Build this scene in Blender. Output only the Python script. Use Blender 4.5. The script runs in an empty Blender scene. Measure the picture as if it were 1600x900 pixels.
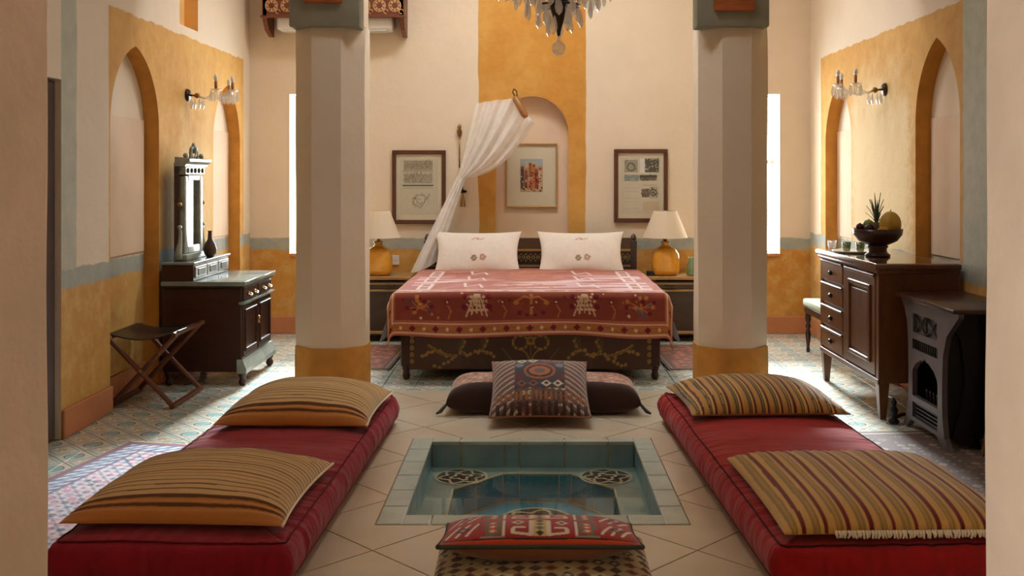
import bpy, bmesh, math, random
import numpy as np
from mathutils import Vector, Matrix
random.seed(7)
RNG = np.random.RandomState(11)
PI = math.pi
S = bpy.context.scene
C = S.collection

def lin(r, g, b):
    def f(c):
        c /= 255.0
        return c/12.92 if c <= 0.04045 else ((c+0.055)/1.055)**2.4
    return (f(r), f(g), f(b), 1.0)

# ------------------------------------------------------------------ camera, sky, light, exposure
F = 1550.0
CAMH = 1.5
PX, PY = 828.0, 275.0
cam_d = bpy.data.cameras.new('camera')
cam_d.sensor_width = 36.0
cam_d.lens = 36.0*F/1600.0
cam_d.shift_x = -(PX-800.0)/1600.0
cam_d.shift_y = -(450.0-PY)/1600.0
cam_d.clip_start = 0.05
cam = bpy.data.objects.new('camera', cam_d)
C.objects.link(cam)
cam.location = (0, 0, CAMH)
cam.rotation_euler = (PI/2, 0, 0)
S.camera = cam

w = bpy.data.worlds.new('sky')
S.world = w
w.use_nodes = True
bg = w.node_tree.nodes['Background']
bg.inputs[0].default_value = (0.91, 0.97, 1.0, 1)
bg.inputs[1].default_value = 48.0

def portal(name, loc, rot, sx, sy):
    l = bpy.data.lights.new(name, 'AREA')
    l.shape = 'RECTANGLE'; l.size = sx; l.size_y = sy
    l.cycles.is_portal = True
    o = bpy.data.objects.new(name, l)
    C.objects.link(o); o.location = loc; o.rotation_euler = rot
    return o
# sky light enters by the two windows of the back wall, the roof light over the pool and the side doors
portal('daylight_window', (-1.945, 9.86, 1.50), (-PI/2, 0, 0), 0.74, 1.60)
portal('daylight_window', (2.01, 9.86, 1.50), (-PI/2, 0, 0), 0.78, 1.60)
portal('daylight_skylight', (0.0, 7.85, 4.66), (0, 0, 0), 2.0, 0.6)
portal('daylight_skylight', (0.0, 5.55, 4.66), (0, 0, 0), 0.9, 0.5)
portal('daylight_door', (-2.95, 1.3, 1.05), (0, -PI/2, 0), 2.1, 0.6)

# low hazy sun shining in through the back windows
sun_d = bpy.data.lights.new('sun', 'SUN'); sun_d.energy = 38.0; sun_d.angle = math.radians(11); sun_d.color = (0.93, 0.98, 1.0)
sun = bpy.data.objects.new('sun', sun_d); C.objects.link(sun); sun.location = (0, 14, 6)
sun.rotation_euler = (-math.radians(90-25), 0, math.radians(-1.5))

vs = S.view_settings
vs.view_transform = 'Standard'
vs.look = 'None'
vs.gamma = 1.0
vs.use_curve_mapping = False
vs.exposure = -0.96
S.cycles.max_bounces = 10
S.cycles.diffuse_bounces = 6
S.cycles.glossy_bounces = 4
S.cycles.transmission_bounces = 6
S.cycles.transparent_max_bounces = 12
S.cycles.sample_clamp_indirect = 8.0
S.cycles.caustics_reflective = False
S.cycles.caustics_refractive = False
S.cycles.use_denoising = True

# ------------------------------------------------------------------ node helpers
class NT:
    def __init__(s, name):
        s.m = bpy.data.materials.new(name); s.m.use_nodes = True
        s.t = s.m.node_tree; s.n = s.t.nodes; s.l = s.t.links
        s.b = s.n['Principled BSDF']; s.out = s.n['Material Output']
    def set(s, sock, v):
        if isinstance(v, bpy.types.NodeSocket): s.l.new(v, sock)
        else: sock.default_value = v
    def math(s, op, a, b=0.0, c=None, clamp=False):
        k = s.n.new('ShaderNodeMath'); k.operation = op; k.use_clamp = clamp
        s.set(k.inputs[0], a); s.set(k.inputs[1], b)
        if c is not None: s.set(k.inputs[2], c)
        return k.outputs[0]
    def mix(s, f, a, b):
        k = s.n.new('ShaderNodeMix'); k.data_type = 'RGBA'
        s.set(k.inputs[0], f); s.set(k.inputs[6], a); s.set(k.inputs[7], b)
        return k.outputs[2]
    def step(s, x, e, w=0.004):      # 0 below e, 1 above, soft over w
        k = s.n.new('ShaderNodeMapRange'); k.interpolation_type = 'SMOOTHSTEP'
        s.set(k.inputs[0], x); s.set(k.inputs[1], e-w); s.set(k.inputs[2], e+w)
        return k.outputs[0]
    def between(s, x, a, b, w=0.004):
        return s.math('MULTIPLY', s.step(x, a, w), s.math('SUBTRACT', 1.0, s.step(x, b, w)))
    def obj(s):
        return s.n.new('ShaderNodeTexCoord').outputs['Object']
    def pos(s):
        return s.n.new('ShaderNodeNewGeometry').outputs['Position']
    def xyz(s, v):
        k = s.n.new('ShaderNodeSeparateXYZ'); s.l.new(v, k.inputs[0]); return k.outputs
    def noise(s, vec, scale, detail=4, rough=0.55):
        k = s.n.new('ShaderNodeTexNoise'); s.l.new(vec, k.inputs['Vector'])
        k.inputs['Scale'].default_value = scale; k.inputs['Detail'].default_value = detail
        k.inputs['Roughness'].default_value = rough
        return k.outputs['Fac']
    def scaled(s, vec, sc):
        k = s.n.new('ShaderNodeVectorMath'); k.operation = 'MULTIPLY'
        s.l.new(vec, k.inputs[0]); k.inputs[1].default_value = sc
        return k.outputs[0]
    def bump(s, h, strength=0.3, dist=0.01):
        k = s.n.new('ShaderNodeBump'); k.inputs['Strength'].default_value = strength
        k.inputs['Distance'].default_value = dist
        s.l.new(h, k.inputs['Height']); s.l.new(k.outputs[0], s.b.inputs['Normal'])
    def fin(s, color, rough=0.8, spec=0.4, metal=0.0):
        s.set(s.b.inputs['Base Color'], color); s.set(s.b.inputs['Roughness'], rough)
        s.b.inputs['Specular IOR Level'].default_value = spec; s.b.inputs['Metallic'].default_value = metal
        return s.m

def vary(k, col, amt, scale, vec=None, detail=4):
    v = vec if vec is not None else k.obj()
    n = k.noise(v, scale, detail)
    d = tuple(c*(1-amt) for c in col[:3])+(1,)
    l = tuple(min(1, c*(1+amt)) for c in col[:3])+(1,)
    f = k.math('MULTIPLY_ADD', n, 2.2, -0.6, clamp=True)
    return k.mix(f, d, l)

def plain(name, col, rough=0.7, spec=0.4, metal=0.0, amt=0.08, scale=6, bump=0.0, bscale=40, bdist=0.003):
    k = NT(name); v = k.obj()
    c = vary(k, col, amt, scale, v) if amt else col
    if bump: k.bump(k.noise(v, bscale, 3), bump, bdist)
    return k.fin(c, rough, spec, metal)

def wood(name, col, rough=0.35, grain=(3, 3, 30), amt=0.35):
    k = NT(name); v = k.obj()
    n = k.noise(k.scaled(v, grain), 1.6, 5, 0.6)
    n2 = k.noise(v, 3.0, 3)
    d = tuple(c*(1-amt) for c in col[:3])+(1,); l = tuple(c*(1+amt) for c in col[:3])+(1,)
    c = k.mix(k.math('MULTIPLY_ADD', n, 2.4, -0.7, clamp=True), d, l)
    c = k.mix(k.math('MULTIPLY', n2, 0.5), c, d)
    k.bump(n, 0.12, 0.002)
    return k.fin(c, rough, 0.5)

CREAM = lin(226, 211, 186)
PINKW = lin(232, 216, 195)
OCHRE = lin(208, 166, 98)
OCHRE_D = lin(192, 142, 74)
BLUEG = lin(150, 160, 158)
GREYG = lin(168, 172, 156)
TERRA = lin(190, 128, 88)

def wallpaint(name, bands, panel=None, panel_axis='Y', grey=None, wash=None, ochre=None):
    """lime-washed plaster: upper cream, painted ochre panel, blue band and ochre dado, with hand-painted edges"""
    k = NT(name); p = k.pos(); x, y, z = k.xyz(p)
    wob = k.math('MULTIPLY_ADD', k.noise(p, 7, 4), 0.05, -0.025)
    wob2 = k.math('MULTIPLY_ADD', k.noise(p, 2.3, 2), 0.04, -0.02)
    zz = k.math('ADD', z, wob)
    a = {'X': x, 'Y': y}[panel_axis]
    aa = k.math('ADD', a, wob2)
    big = k.noise(p, 1.3, 5, 0.6); fine = k.noise(p, 9, 5, 0.65)
    up = k.mix(k.math('MULTIPLY_ADD', big, 1.6, -0.3, clamp=True), tuple(c*0.90 for c in CREAM[:3])+(1,), PINKW)
    od, ol = ochre or (OCHRE_D, OCHRE)
    och = k.mix(k.math('MULTIPLY_ADD', fine, 2.0, -0.5, clamp=True), od, ol)
    och = k.mix(k.math('MULTIPLY', k.step(big, 0.55, 0.12), 0.35), och, lin(226, 186, 110))
    col = up
    if grey:
        f = k.between(aa, grey[0], grey[1], 0.006)
        col = k.mix(f, col, k.mix(k.math('MULTIPLY_ADD', fine, 1.6, -0.3, clamp=True), GREYG, lin(196, 196, 178)))
    if panel:
        f = k.math('MULTIPLY', k.between(aa, panel[0], panel[1], 0.006), k.math('SUBTRACT', 1.0, k.step(zz, panel[2], 0.006)))
        pc = och
        if wash:
            # old pale wash brushed over the ochre between the arches
            g = k.math('ADD', z, k.math('MULTIPLY_ADD', k.noise(p, 2.5, 5, 0.7), 1.1, -0.55))
            wf = k.math('MULTIPLY', k.math('SUBTRACT', 1.0, k.step(g, wash[2], 0.30)), k.between(k.math('ADD', a, k.math('MULTIPLY_ADD', fine, 0.3, -0.15)), wash[0], wash[1], 0.10))
            pc = k.mix(k.math('MULTIPLY', wf, wash[3]), och, lin(226, 205, 160))
        col = k.mix(f, col, pc)
    if bands:
        lo, hi = bands
        f = k.math('SUBTRACT', 1.0, k.step(zz, hi, 0.006))
        bl = k.mix(k.math('MULTIPLY_ADD', fine, 2.4, -0.7, clamp=True), BLUEG, lin(178, 176, 160))
        col = k.mix(f, col, bl)
        f = k.math('SUBTRACT', 1.0, k.step(zz, lo, 0.008))
        col = k.mix(f, col, k.mix(k.math('MULTIPLY', k.step(fine, 0.56, 0.1), 0.45), och, lin(205, 175, 120)))
    k.bump(k.math('ADD', k.math('MULTIPLY', big, 2.0), k.math('MULTIPLY', fine, 0.5)), 0.35, 0.02)
    return k.fin(col, 0.85, 0.25)

M = {}
M['wall_back'] = wallpaint('wall_back_paint', (0.80, 0.91), panel=(-0.49, 0.53, 6.0), panel_axis='X', ochre=(lin(184, 128, 54), lin(200, 148, 72)))
M['wall_left'] = wallpaint('wall_left_paint', (0.85, 0.96), panel=(6.29, 9.24, 2.585), grey=(5.6, 5.84), wash=(7.6, 8.3, 1.9, 0.35))
M['wall_right'] = wallpaint('wall_right_paint', (0.85, 0.96), panel=(6.11, 9.10, 2.585), grey=(5.6, 6.11), wash=(6.98, 8.22, 2.15, 0.85))
M['wall_plain'] = wallpaint('plaster_plain', None)
M['niche'] = wallpaint('niche_paint', (0.83, 0.94))
M['niche_plain'] = plain('niche_plaster', lin(222, 198, 172), 0.85, 0.25, amt=0.06, scale=3, bump=0.25, bscale=8, bdist=0.01)
M['jamb'] = plain('ochre_jamb', lin(194, 138, 62), 0.8, 0.3, amt=0.16, scale=9, bump=0.3, bscale=12, bdist=0.01)
M['nicheyellow'] = plain('pale_ochre', lin(232, 190, 124), 0.85, 0.25, amt=0.1, scale=6)
M['terra'] = plain('terracotta_base', TERRA, 0.75, 0.3, amt=0.12, scale=5, bump=0.2, bscale=12, bdist=0.008)
M['jamb_front'] = plain('front_plaster', lin(226, 200, 174), 0.85, 0.25, amt=0.10, scale=3, bump=0.5, bscale=14, bdist=0.012)
M['ceil'] = plain('ceiling_plaster', lin(225, 205, 180), 0.9, 0.2, amt=0.05, scale=2)
M['col_grey'] = plain('grey_green_paint', lin(142, 140, 124), 0.85, 0.25, amt=0.10, scale=6, bump=0.3, bscale=15, bdist=0.01)
M['orangewood'] = wood('orange_wood', lin(170, 92, 40), 0.5)
M['rodwood'] = wood('rod_wood', lin(158, 106, 54), 0.5)
M['darkwood'] = wood('dark_mahogany', lin(58, 30, 20), 0.28, (3, 3, 24))
M['sidewood'] = wood('walnut_wood', lin(100, 62, 34), 0.3, (14, 14, 3))
M['stoolwood'] = wood('stool_wood', lin(106, 58, 34), 0.35, (10, 10, 10))
M['carvedwood'] = wood('carved_brown_wood', lin(112, 58, 30), 0.45)
M['carve_pale'] = plain('pale_carving', lin(190, 150, 110), 0.7)
M['tablewood'] = wood('night_table_wood', lin(64, 44, 28), 0.35, (3, 14, 14))
M['goldtrim'] = plain('gold_trim', lin(158, 120, 70), 0.45, 0.5, 0.1, amt=0.15, scale=20)
M['marble'] = plain('grey_green_marble', lin(118, 128, 120), 0.12, 0.6, amt=0.25, scale=5)
M['carved_grey'] = plain('glare_pale_carving', lin(142, 148, 136), 0.3, 0.6, 0.2, amt=0.3, scale=14)  # pale tone paints window glare into the mirror frame and dresser plinth
M['mirror'] = NT('mirror_glass').fin((0.86, 0.88, 0.86, 1), 0.02, 0.5, 1.0)
M['blackmetal'] = plain('black_metal', lin(36, 32, 30), 0.4, 0.5, 0.5, amt=0.1)
M['brass'] = plain('aged_brass', lin(150, 110, 55), 0.35, 0.5, 0.9, amt=0.2, scale=20)
M['bronze'] = plain('dark_bronze', lin(62, 46, 32), 0.4, 0.5, 0.7, amt=0.2, scale=20)
M['iron'] = plain('cast_iron_grey', lin(98, 91, 95), 0.5, 0.5, 0.35, amt=0.18, scale=12, bump=0.2, bscale=60, bdist=0.002)
M['ironblack'] = plain('cast_iron_black', lin(24, 21, 20), 0.5, 0.5, 0.3, amt=0.2, scale=12)
M['leather'] = plain('black_leather', lin(26, 28, 30), 0.28, 0.55, amt=0.2, scale=10, bump=0.2, bscale=60, bdist=0.002)
M['white_plastic'] = plain('white_plastic', lin(225, 225, 222), 0.4, 0.5, amt=0)
M['linen'] = plain('white_linen', lin(236, 228, 216), 0.85, 0.2, amt=0.03, scale=8, bump=0.35, bscale=14, bdist=0.01)
M['sheet'] = plain('pale_sheet', lin(214, 218, 224), 0.85, 0.2, amt=0.03, scale=8, bump=0.3, bscale=12, bdist=0.01)
M['paper'] = plain('mat_board', lin(222, 210, 184), 0.8, 0.2, amt=0.03)
M['framewood'] = wood('frame_wood', lin(88, 48, 26), 0.35, (10, 10, 10), 0.25)
M['framegold'] = plain('gilt_frame', lin(190, 150, 92), 0.4, 0.5, 0.4, amt=0.12, scale=14)
M['lamp_yellow'] = plain('yellow_glaze', lin(224, 160, 52), 0.18, 0.6, amt=0.16, scale=9)
M['porcelain'] = plain('white_porcelain', lin(230, 228, 216), 0.2, 0.6, amt=0.02)
M['candle'] = plain('candle_sleeve', lin(150, 96, 44), 0.5, 0.4, amt=0.1)
M['grout'] = plain('grout', lin(172, 154, 128), 0.9, 0.2, amt=0.06)
M['poolgrout'] = plain('pool_grout', lin(196, 176, 140), 0.8, 0.3, amt=0.1, scale=10)
M['poolpale'] = plain('pool_pale_tile', lin(176, 186, 172), 0.25, 0.5, amt=0.16, scale=5)
M['poolteal'] = plain('pool_teal_tile', lin(126, 160, 172), 0.2, 0.5, amt=0.2, scale=5)
M['pooldeep'] = plain('pool_deep_tile', lin(56, 150, 172), 0.2, 0.5, amt=0.2, scale=6)
M['pooledge'] = plain('pool_shelf_tile', lin(140, 150, 138), 0.3, 0.5, amt=0.22, scale=6)
M['piping'] = plain('dark_piping', lin(60, 14, 16), 0.8, 0.2, amt=0)
M['piping2'] = plain('crimson_piping', lin(96, 16, 26), 0.8, 0.2, amt=0)
M['whitepiping'] = plain('cream_piping', lin(226, 208, 176), 0.8, 0.2, amt=0.05)
M['greypiping'] = plain('grey_piping', lin(70, 72, 66), 0.8, 0.2, amt=0.1, scale=30)
M['bulb'] = plain('frosted_bulb', lin(226, 226, 222), 0.25, 0.5, amt=0)

def fabric(name, col, scale=5, amt=0.12, sheen=0.3):
    k = NT(name); v = k.obj()
    c = vary(k, col, amt, scale, v)
    wv = k.noise(k.scaled(v, (1, 1, 1)), 240, 2)
    k.bump(k.math('ADD', wv, k.math('MULTIPLY', k.noise(v, 9, 4), 3.0)), 0.3, 0.005)
    m = k.fin(c, 0.85, 0.2)
    k.b.inputs['Sheen Weight'].default_value = sheen
    k.b.inputs['Sheen Roughness'].default_value = 0.5
    return m
def quilt(name, col):
    k = NT(name); v = k.obj(); x, y, z = k.xyz(v)
    ax = k.math('ABSOLUTE', x); ay = k.math('ABSOLUTE', y)
    ms = k.step(ax, 0.36, 0.09); me_ = k.step(ay, 1.12, 0.10)
    q = k.scaled(v, (4, 17, 4)); e = k.scaled(v, (17, 4, 4))
    h = k.math('ADD', k.math('MULTIPLY', k.noise(q, 1.0, 1, 0.4), ms), k.math('MULTIPLY', k.noise(e, 1.0, 1, 0.4), me_))
    t_ = k.math('MULTIPLY', k.noise(k.scaled(v, (2.0, 5.0, 2.0)), 1.0, 2, 0.5), 0.9)
    k.bump(k.math('ADD', h, t_), 0.75, 0.04)
    m = k.fin(vary(k, col, 0.12, 5, v), 0.85, 0.2)
    k.b.inputs['Sheen Weight'].default_value = 0.12
    return m
M['red'] = quilt('red_cotton', lin(140, 20, 36))
M['red2'] = quilt('red_cotton_bright', lin(154, 20, 20))
M['brownfab'] = fabric('brown_linen', lin(140, 86, 58))
M['mattress'] = fabric('mattress_ticking', lin(200, 190, 178))

def attr_mat(name, rough=0.9, sheen=0.25, weave=260, bstr=0.35, spec=0.2, bdist=0.003):
    k = NT(name)
    a = k.n.new('ShaderNodeVertexColor'); a.layer_name = 'Col'
    v = k.obj()
    n = k.noise(v, weave, 2); n2 = k.noise(v, 30, 3)
    c = k.mix(k.math('MULTIPLY', n2, 0.30), a.outputs['Color'], k.mix(0.5, a.outputs['Color'], (0.02, 0.015, 0.01, 1)))
    k.bump(n, bstr, bdist)
    m = k.fin(c, rough, spec)
    k.b.inputs['Sheen Weight'].default_value = sheen
    return m
M['woven'] = attr_mat('woven_colours')
M['print'] = attr_mat('printed_paper', 0.6, 0.0, 60, 0.02, 0.3)
M['painted'] = attr_mat('painted_wood', 0.4, 0.0, 40, 0.1, 0.5)
M['glazed'] = attr_mat('glazed_tile', 0.25, 0.0, 40, 0.05, 0.5)

def clear_mat(name, tint, gloss, rough=0.03, base=None, basef=0.0, ior=1.45):
    k = NT(name)
    tr = k.n.new('ShaderNodeBsdfTransparent'); tr.inputs[0].default_value = tint
    gl = k.n.new('ShaderNodeBsdfGlossy'); gl.inputs['Roughness'].default_value = rough
    gl.inputs[0].default_value = (1, 1, 1, 1)
    fr = k.n.new('ShaderNodeFresnel'); fr.inputs[0].default_value = ior
    mx = k.n.new('ShaderNodeMixShader')
    bf = k.n.new('ShaderNodeNewGeometry').outputs['Backfacing']
    k.set(mx.inputs[0], k.math('MULTIPLY', k.math('ADD', fr.outputs[0], gloss, clamp=True), k.math('SUBTRACT', 1.0, bf)))
    k.l.new(tr.outputs[0], mx.inputs[1]); k.l.new(gl.outputs[0], mx.inputs[2])
    res = mx.outputs[0]
    if base:
        df = k.n.new('ShaderNodeBsdfDiffuse'); df.inputs[0].default_value = base
        m2 = k.n.new('ShaderNodeMixShader'); m2.inputs[0].default_value = basef
        k.l.new(res, m2.inputs[1]); k.l.new(df.outputs[0], m2.inputs[2]); res = m2.outputs[0]
    k.l.new(res, k.out.inputs['Surface'])
    return k.m
M['glass'] = clear_mat('clear_glass', (0.97, 0.98, 0.98, 1), 0.0)
M['water'] = clear_mat('still_water', (0.86, 0.96, 0.97, 1), 0.0, 0.02, ior=1.33)
M['crystal'] = clear_mat('cut_crystal', (0.965, 0.97, 0.96, 1), 0.24, 0.12, lin(252, 252, 250), 0.26, ior=1.6)
M['greenglass'] = clear_mat('pale_green_glass', (0.62, 0.74, 0.58, 1), 0.08, 0.05, lin(170, 190, 150), 0.3)
M['wineglass'] = clear_mat('olive_glass', (0.5, 0.55, 0.38, 1), 0.10, 0.05, lin(120, 120, 70), 0.35)

def net_mat():
    k = NT('sheer_net')
    tr = k.n.new('ShaderNodeBsdfTransparent')
    df = k.n.new('ShaderNodeBsdfDiffuse'); df.inputs[0].default_value = lin(250, 249, 246)
    tl = k.n.new('ShaderNodeBsdfTranslucent'); tl.inputs[0].default_value = lin(250, 249, 246)
    m1 = k.n.new('ShaderNodeMixShader'); m1.inputs[0].default_value = 0.30
    k.l.new(df.outputs[0], m1.inputs[1]); k.l.new(tl.outputs[0], m1.inputs[2])
    m2 = k.n.new('ShaderNodeMixShader')
    k.set(m2.inputs[0], k.math('MULTIPLY_ADD', k.noise(k.obj(), 12, 3), 0.3, 0.62, clamp=True))
    k.l.new(tr.outputs[0], m2.inputs[1]); k.l.new(m1.outputs[0], m2.inputs[2])
    k.l.new(m2.outputs[0], k.out.inputs['Surface'])
    return k.m
M['net'] = net_mat()

def shade_mat():
    k = NT('lamp_shade_cloth')
    df = k.n.new('ShaderNodeBsdfDiffuse'); df.inputs[0].default_value = lin(236, 224, 202)
    tl = k.n.new('ShaderNodeBsdfTranslucent'); tl.inputs[0].default_value = lin(236, 220, 196)
    m1 = k.n.new('ShaderNodeMixShader'); m1.inputs[0].default_value = 0.3
    k.l.new(df.outputs[0], m1.inputs[1]); k.l.new(tl.outputs[0], m1.inputs[2])
    k.l.new(m1.outputs[0], k.out.inputs['Surface'])
    return k.m
M['shade'] = shade_mat()

def beige_tile_mat():
    k = NT('beige_floor_tile'); p = k.pos()
    n = k.noise(p, 2.2, 4); n2 = k.noise(p, 14, 4)
    c = k.mix(k.math('MULTIPLY_ADD', n, 1.8, -0.4, clamp=True), lin(196, 178, 150), lin(212, 198, 174))
    c = k.mix(k.math('MULTIPLY', n2, 0.2), c, lin(178, 156, 124))
    k.bump(n2, 0.04, 0.004)
    r = k.math('MULTIPLY_ADD', n2, 0.14, 0.16)
    return k.fin(c, r, 0.6)
M['beige'] = beige_tile_mat()

def cement_tile_mat():
    k = NT('patterned_cement_tile'); v = k.obj(); x, y, z = k.xyz(v)
    ax = k.math('ABSOLUTE', x); ay = k.math('ABSOLUTE', y)
    n = k.noise(v, 20, 4)
    wh = k.mix(n, lin(196, 192, 176), lin(212, 206, 190))
    teal = lin(150, 180, 178); dark = lin(96, 104, 100); ochre = lin(190, 176, 140)
    dm = k.math('ADD', ax, ay)
    c = wh
    # ochre star in the centre, blue lozenge line, quarter discs in the corners
    c = k.mix(k.between(dm, 0.078, 0.094, 0.002), c, teal)
    c = k.mix(k.between(dm, 0.112, 0.120, 0.0015), c, dark)
    r = k.math('SQRT', k.math('ADD', k.math('MULTIPLY', x, x), k.math('MULTIPLY', y, y)))
    c = k.mix(k.math('SUBTRACT', 1.0, k.step(r, 0.026, 0.002)), c, ochre)
    cx = k.math('SUBTRACT', ax, 0.115); cy = k.math('SUBTRACT', ay, 0.115)
    rc = k.math('SQRT', k.math('ADD', k.math('MULTIPLY', cx, cx), k.math('MULTIPLY', cy, cy)))
    c = k.mix(k.math('SUBTRACT', 1.0, k.step(rc, 0.050, 0.002)), c, teal)
    c = k.mix(k.between(rc, 0.046, 0.052, 0.0015), c, dark)
    k.bump(n, 0.04, 0.003)
    return k.fin(c, k.math('MULTIPLY_ADD', n, 0.12, 0.20), 0.6)
M['cement'] = cement_tile_mat()

# ------------------------------------------------------------------ object helpers
def base_of(o):
    v = Vector((0, 0, 0))
    while o is not None:
        v += o.location; o = o.parent
    return v
def tag(o, label=None, cat=None, group=None, kind=None):
    if label: o['label'] = label
    if cat: o['category'] = cat
    if group: o['group'] = group
    if kind: o['kind'] = kind
    return o
def thing(name, label, cat, loc, group=None):
    o = bpy.data.objects.new(name, None); o.empty_display_size = 0.1
    C.objects.link(o); o.location = loc
    return tag(o, label, cat, group)
def link(name, me, parent=None, loc=(0, 0, 0), rot=(0, 0, 0)):
    o = bpy.data.objects.new(name, me); C.objects.link(o)
    o.parent = parent; o.location = loc; o.rotation_euler = rot
    return o
def finish(me, mats, smooth):
    for m in (mats if isinstance(mats, (list, tuple)) else [mats]):
        me.materials.append(M[m] if isinstance(m, str) else m)
    if smooth is True:
        me.polygons.foreach_set('use_smooth', [True]*len(me.polygons))
    elif smooth:
        me.set_sharp_from_angle(angle=math.radians(smooth))
        me.polygons.foreach_set('use_smooth', [True]*len(me.polygons))
        me.set_sharp_from_angle(angle=math.radians(smooth))
def obj(name, bm, mats, parent=None, smooth=35, label=None, local=False, loc=None):
    """bm holds world coordinates; the object's origin becomes its parent's base (or loc)"""
    bmesh.ops.recalc_face_normals(bm, faces=bm.faces)
    if not local:
        off = base_of(parent) if parent else Vector((0, 0, 0))
        if loc is not None: off = off + Vector(loc) if parent else Vector(loc)
        bmesh.ops.translate(bm, vec=-off, verts=bm.verts)
    me = bpy.data.meshes.new(name); bm.to_mesh(me); bm.free()
    finish(me, mats, smooth)
    o = link(name, me, parent, loc if loc is not None else (0, 0, 0))
    if label: o['label'] = label
    return o
def struct(name, bm, mats, smooth=35, parent=None):
    o = obj(name, bm, mats, parent, smooth)
    o['kind'] = 'structure'
    return o
def NB(): return bmesh.new()
def box(bm, x0, x1, y0, y1, z0, z1, bev=0.0, seg=1, mi=0):
    vs_ = [bm.verts.new((x, y, z)) for x in (x0, x1) for y in (y0, y1) for z in (z0, z1)]
    q = ((0, 1, 3, 2), (4, 6, 7, 5), (0, 4, 5, 1), (2, 3, 7, 6), (0, 2, 6, 4), (1, 5, 7, 3))
    fs = [bm.faces.new([vs_[i] for i in f]) for f in q]
    for f in fs: f.material_index = mi
    if bev:
        es = list({e for f in fs for e in f.edges})
        bmesh.ops.bevel(bm, geom=es, offset=bev, segments=seg, affect='EDGES', profile=0.5)
    return bm
def B(x0, x1, y0, y1, z0, z1, bev=0.0, seg=1): return box(NB(), x0, x1, y0, y1, z0, z1, bev, seg)
def tube(bm, pts, r, n=8, cap=True):
    pts = [Vector(p) for p in pts]
    rs = r if isinstance(r, (list, tuple)) else [r]*len(pts)
    prev = None; rings = []
    for i, p in enumerate(pts):
        a = pts[max(i-1, 0)]; b = pts[min(i+1, len(pts)-1)]
        d = (b-a).normalized()
        if prev is None:
            u = d.cross(Vector((0, 0, 1)))
            if u.length < 1e-3: u = d.cross(Vector((1, 0, 0)))
        else: u = prev - d*prev.dot(d)
        u.normalize(); prev = u; v = d.cross(u)
        rings.append([bm.verts.new(p+(u*math.cos(2*PI*k/n)+v*math.sin(2*PI*k/n))*rs[i]) for k in range(n)])
    for a, b in zip(rings, rings[1:]):
        for k in range(n): bm.faces.new((a[k], a[(k+1) % n], b[(k+1) % n], b[k]))
    if cap:
        bm.faces.new(rings[0]); bm.faces.new(rings[-1])
    return bm
def lathe(bm, prof, c=(0, 0, 0), n=24, sq=None):
    rings = []
    for r, z in prof:
        ring = []
        for k in range(n):
            t = 2*PI*k/n; cx, sx = math.cos(t), math.sin(t)
            q = 1.0
            if sq: q = 1.0/((abs(cx)**sq+abs(sx)**sq)**(1.0/sq))
            ring.append(bm.verts.new((c[0]+r*q*cx, c[1]+r*q*sx, c[2]+z)))
        rings.append(ring)
    for a, b in zip(rings, rings[1:]):
        for k in range(n): bm.faces.new((a[k], a[(k+1) % n], b[(k+1) % n], b[k]))
    if prof[0][0] > 1e-5: bm.faces.new(rings[0])
    if prof[-1][0] > 1e-5: bm.faces.new(rings[-1])
    bmesh.ops.remove_doubles(bm, verts=[v for rg in rings for v in rg], dist=1e-6)
    return bm
def prism(bm, poly, d0, d1, axis):
    """poly of 2-D points extruded along axis ('X': points are (y,z), 'Y': (x,z), 'Z': (x,y)) from d0 to d1"""
    def P(a, b, d): return {'X': (d, a, b), 'Y': (a, d, b), 'Z': (a, b, d)}[axis]
    A = [bm.verts.new(P(a, b, d0)) for a, b in poly]
    Bv = [bm.verts.new(P(a, b, d1)) for a, b in poly]
    n = len(poly)
    bm.faces.new(A); bm.faces.new(Bv)
    for i in range(n): bm.faces.new((A[i], A[(i+1) % n], Bv[(i+1) % n], Bv[i]))
    return bm
def ball(bm, c, r, sx=1, sy=1, sz=1, u=14, v=9):
    m = Matrix.Translation(c) @ Matrix.Diagonal((r*sx, r*sy, r*sz, 1))
    bmesh.ops.create_uvsphere(bm, u_segments=u, v_segments=v, radius=1.0, matrix=m)
    return bm

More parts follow.
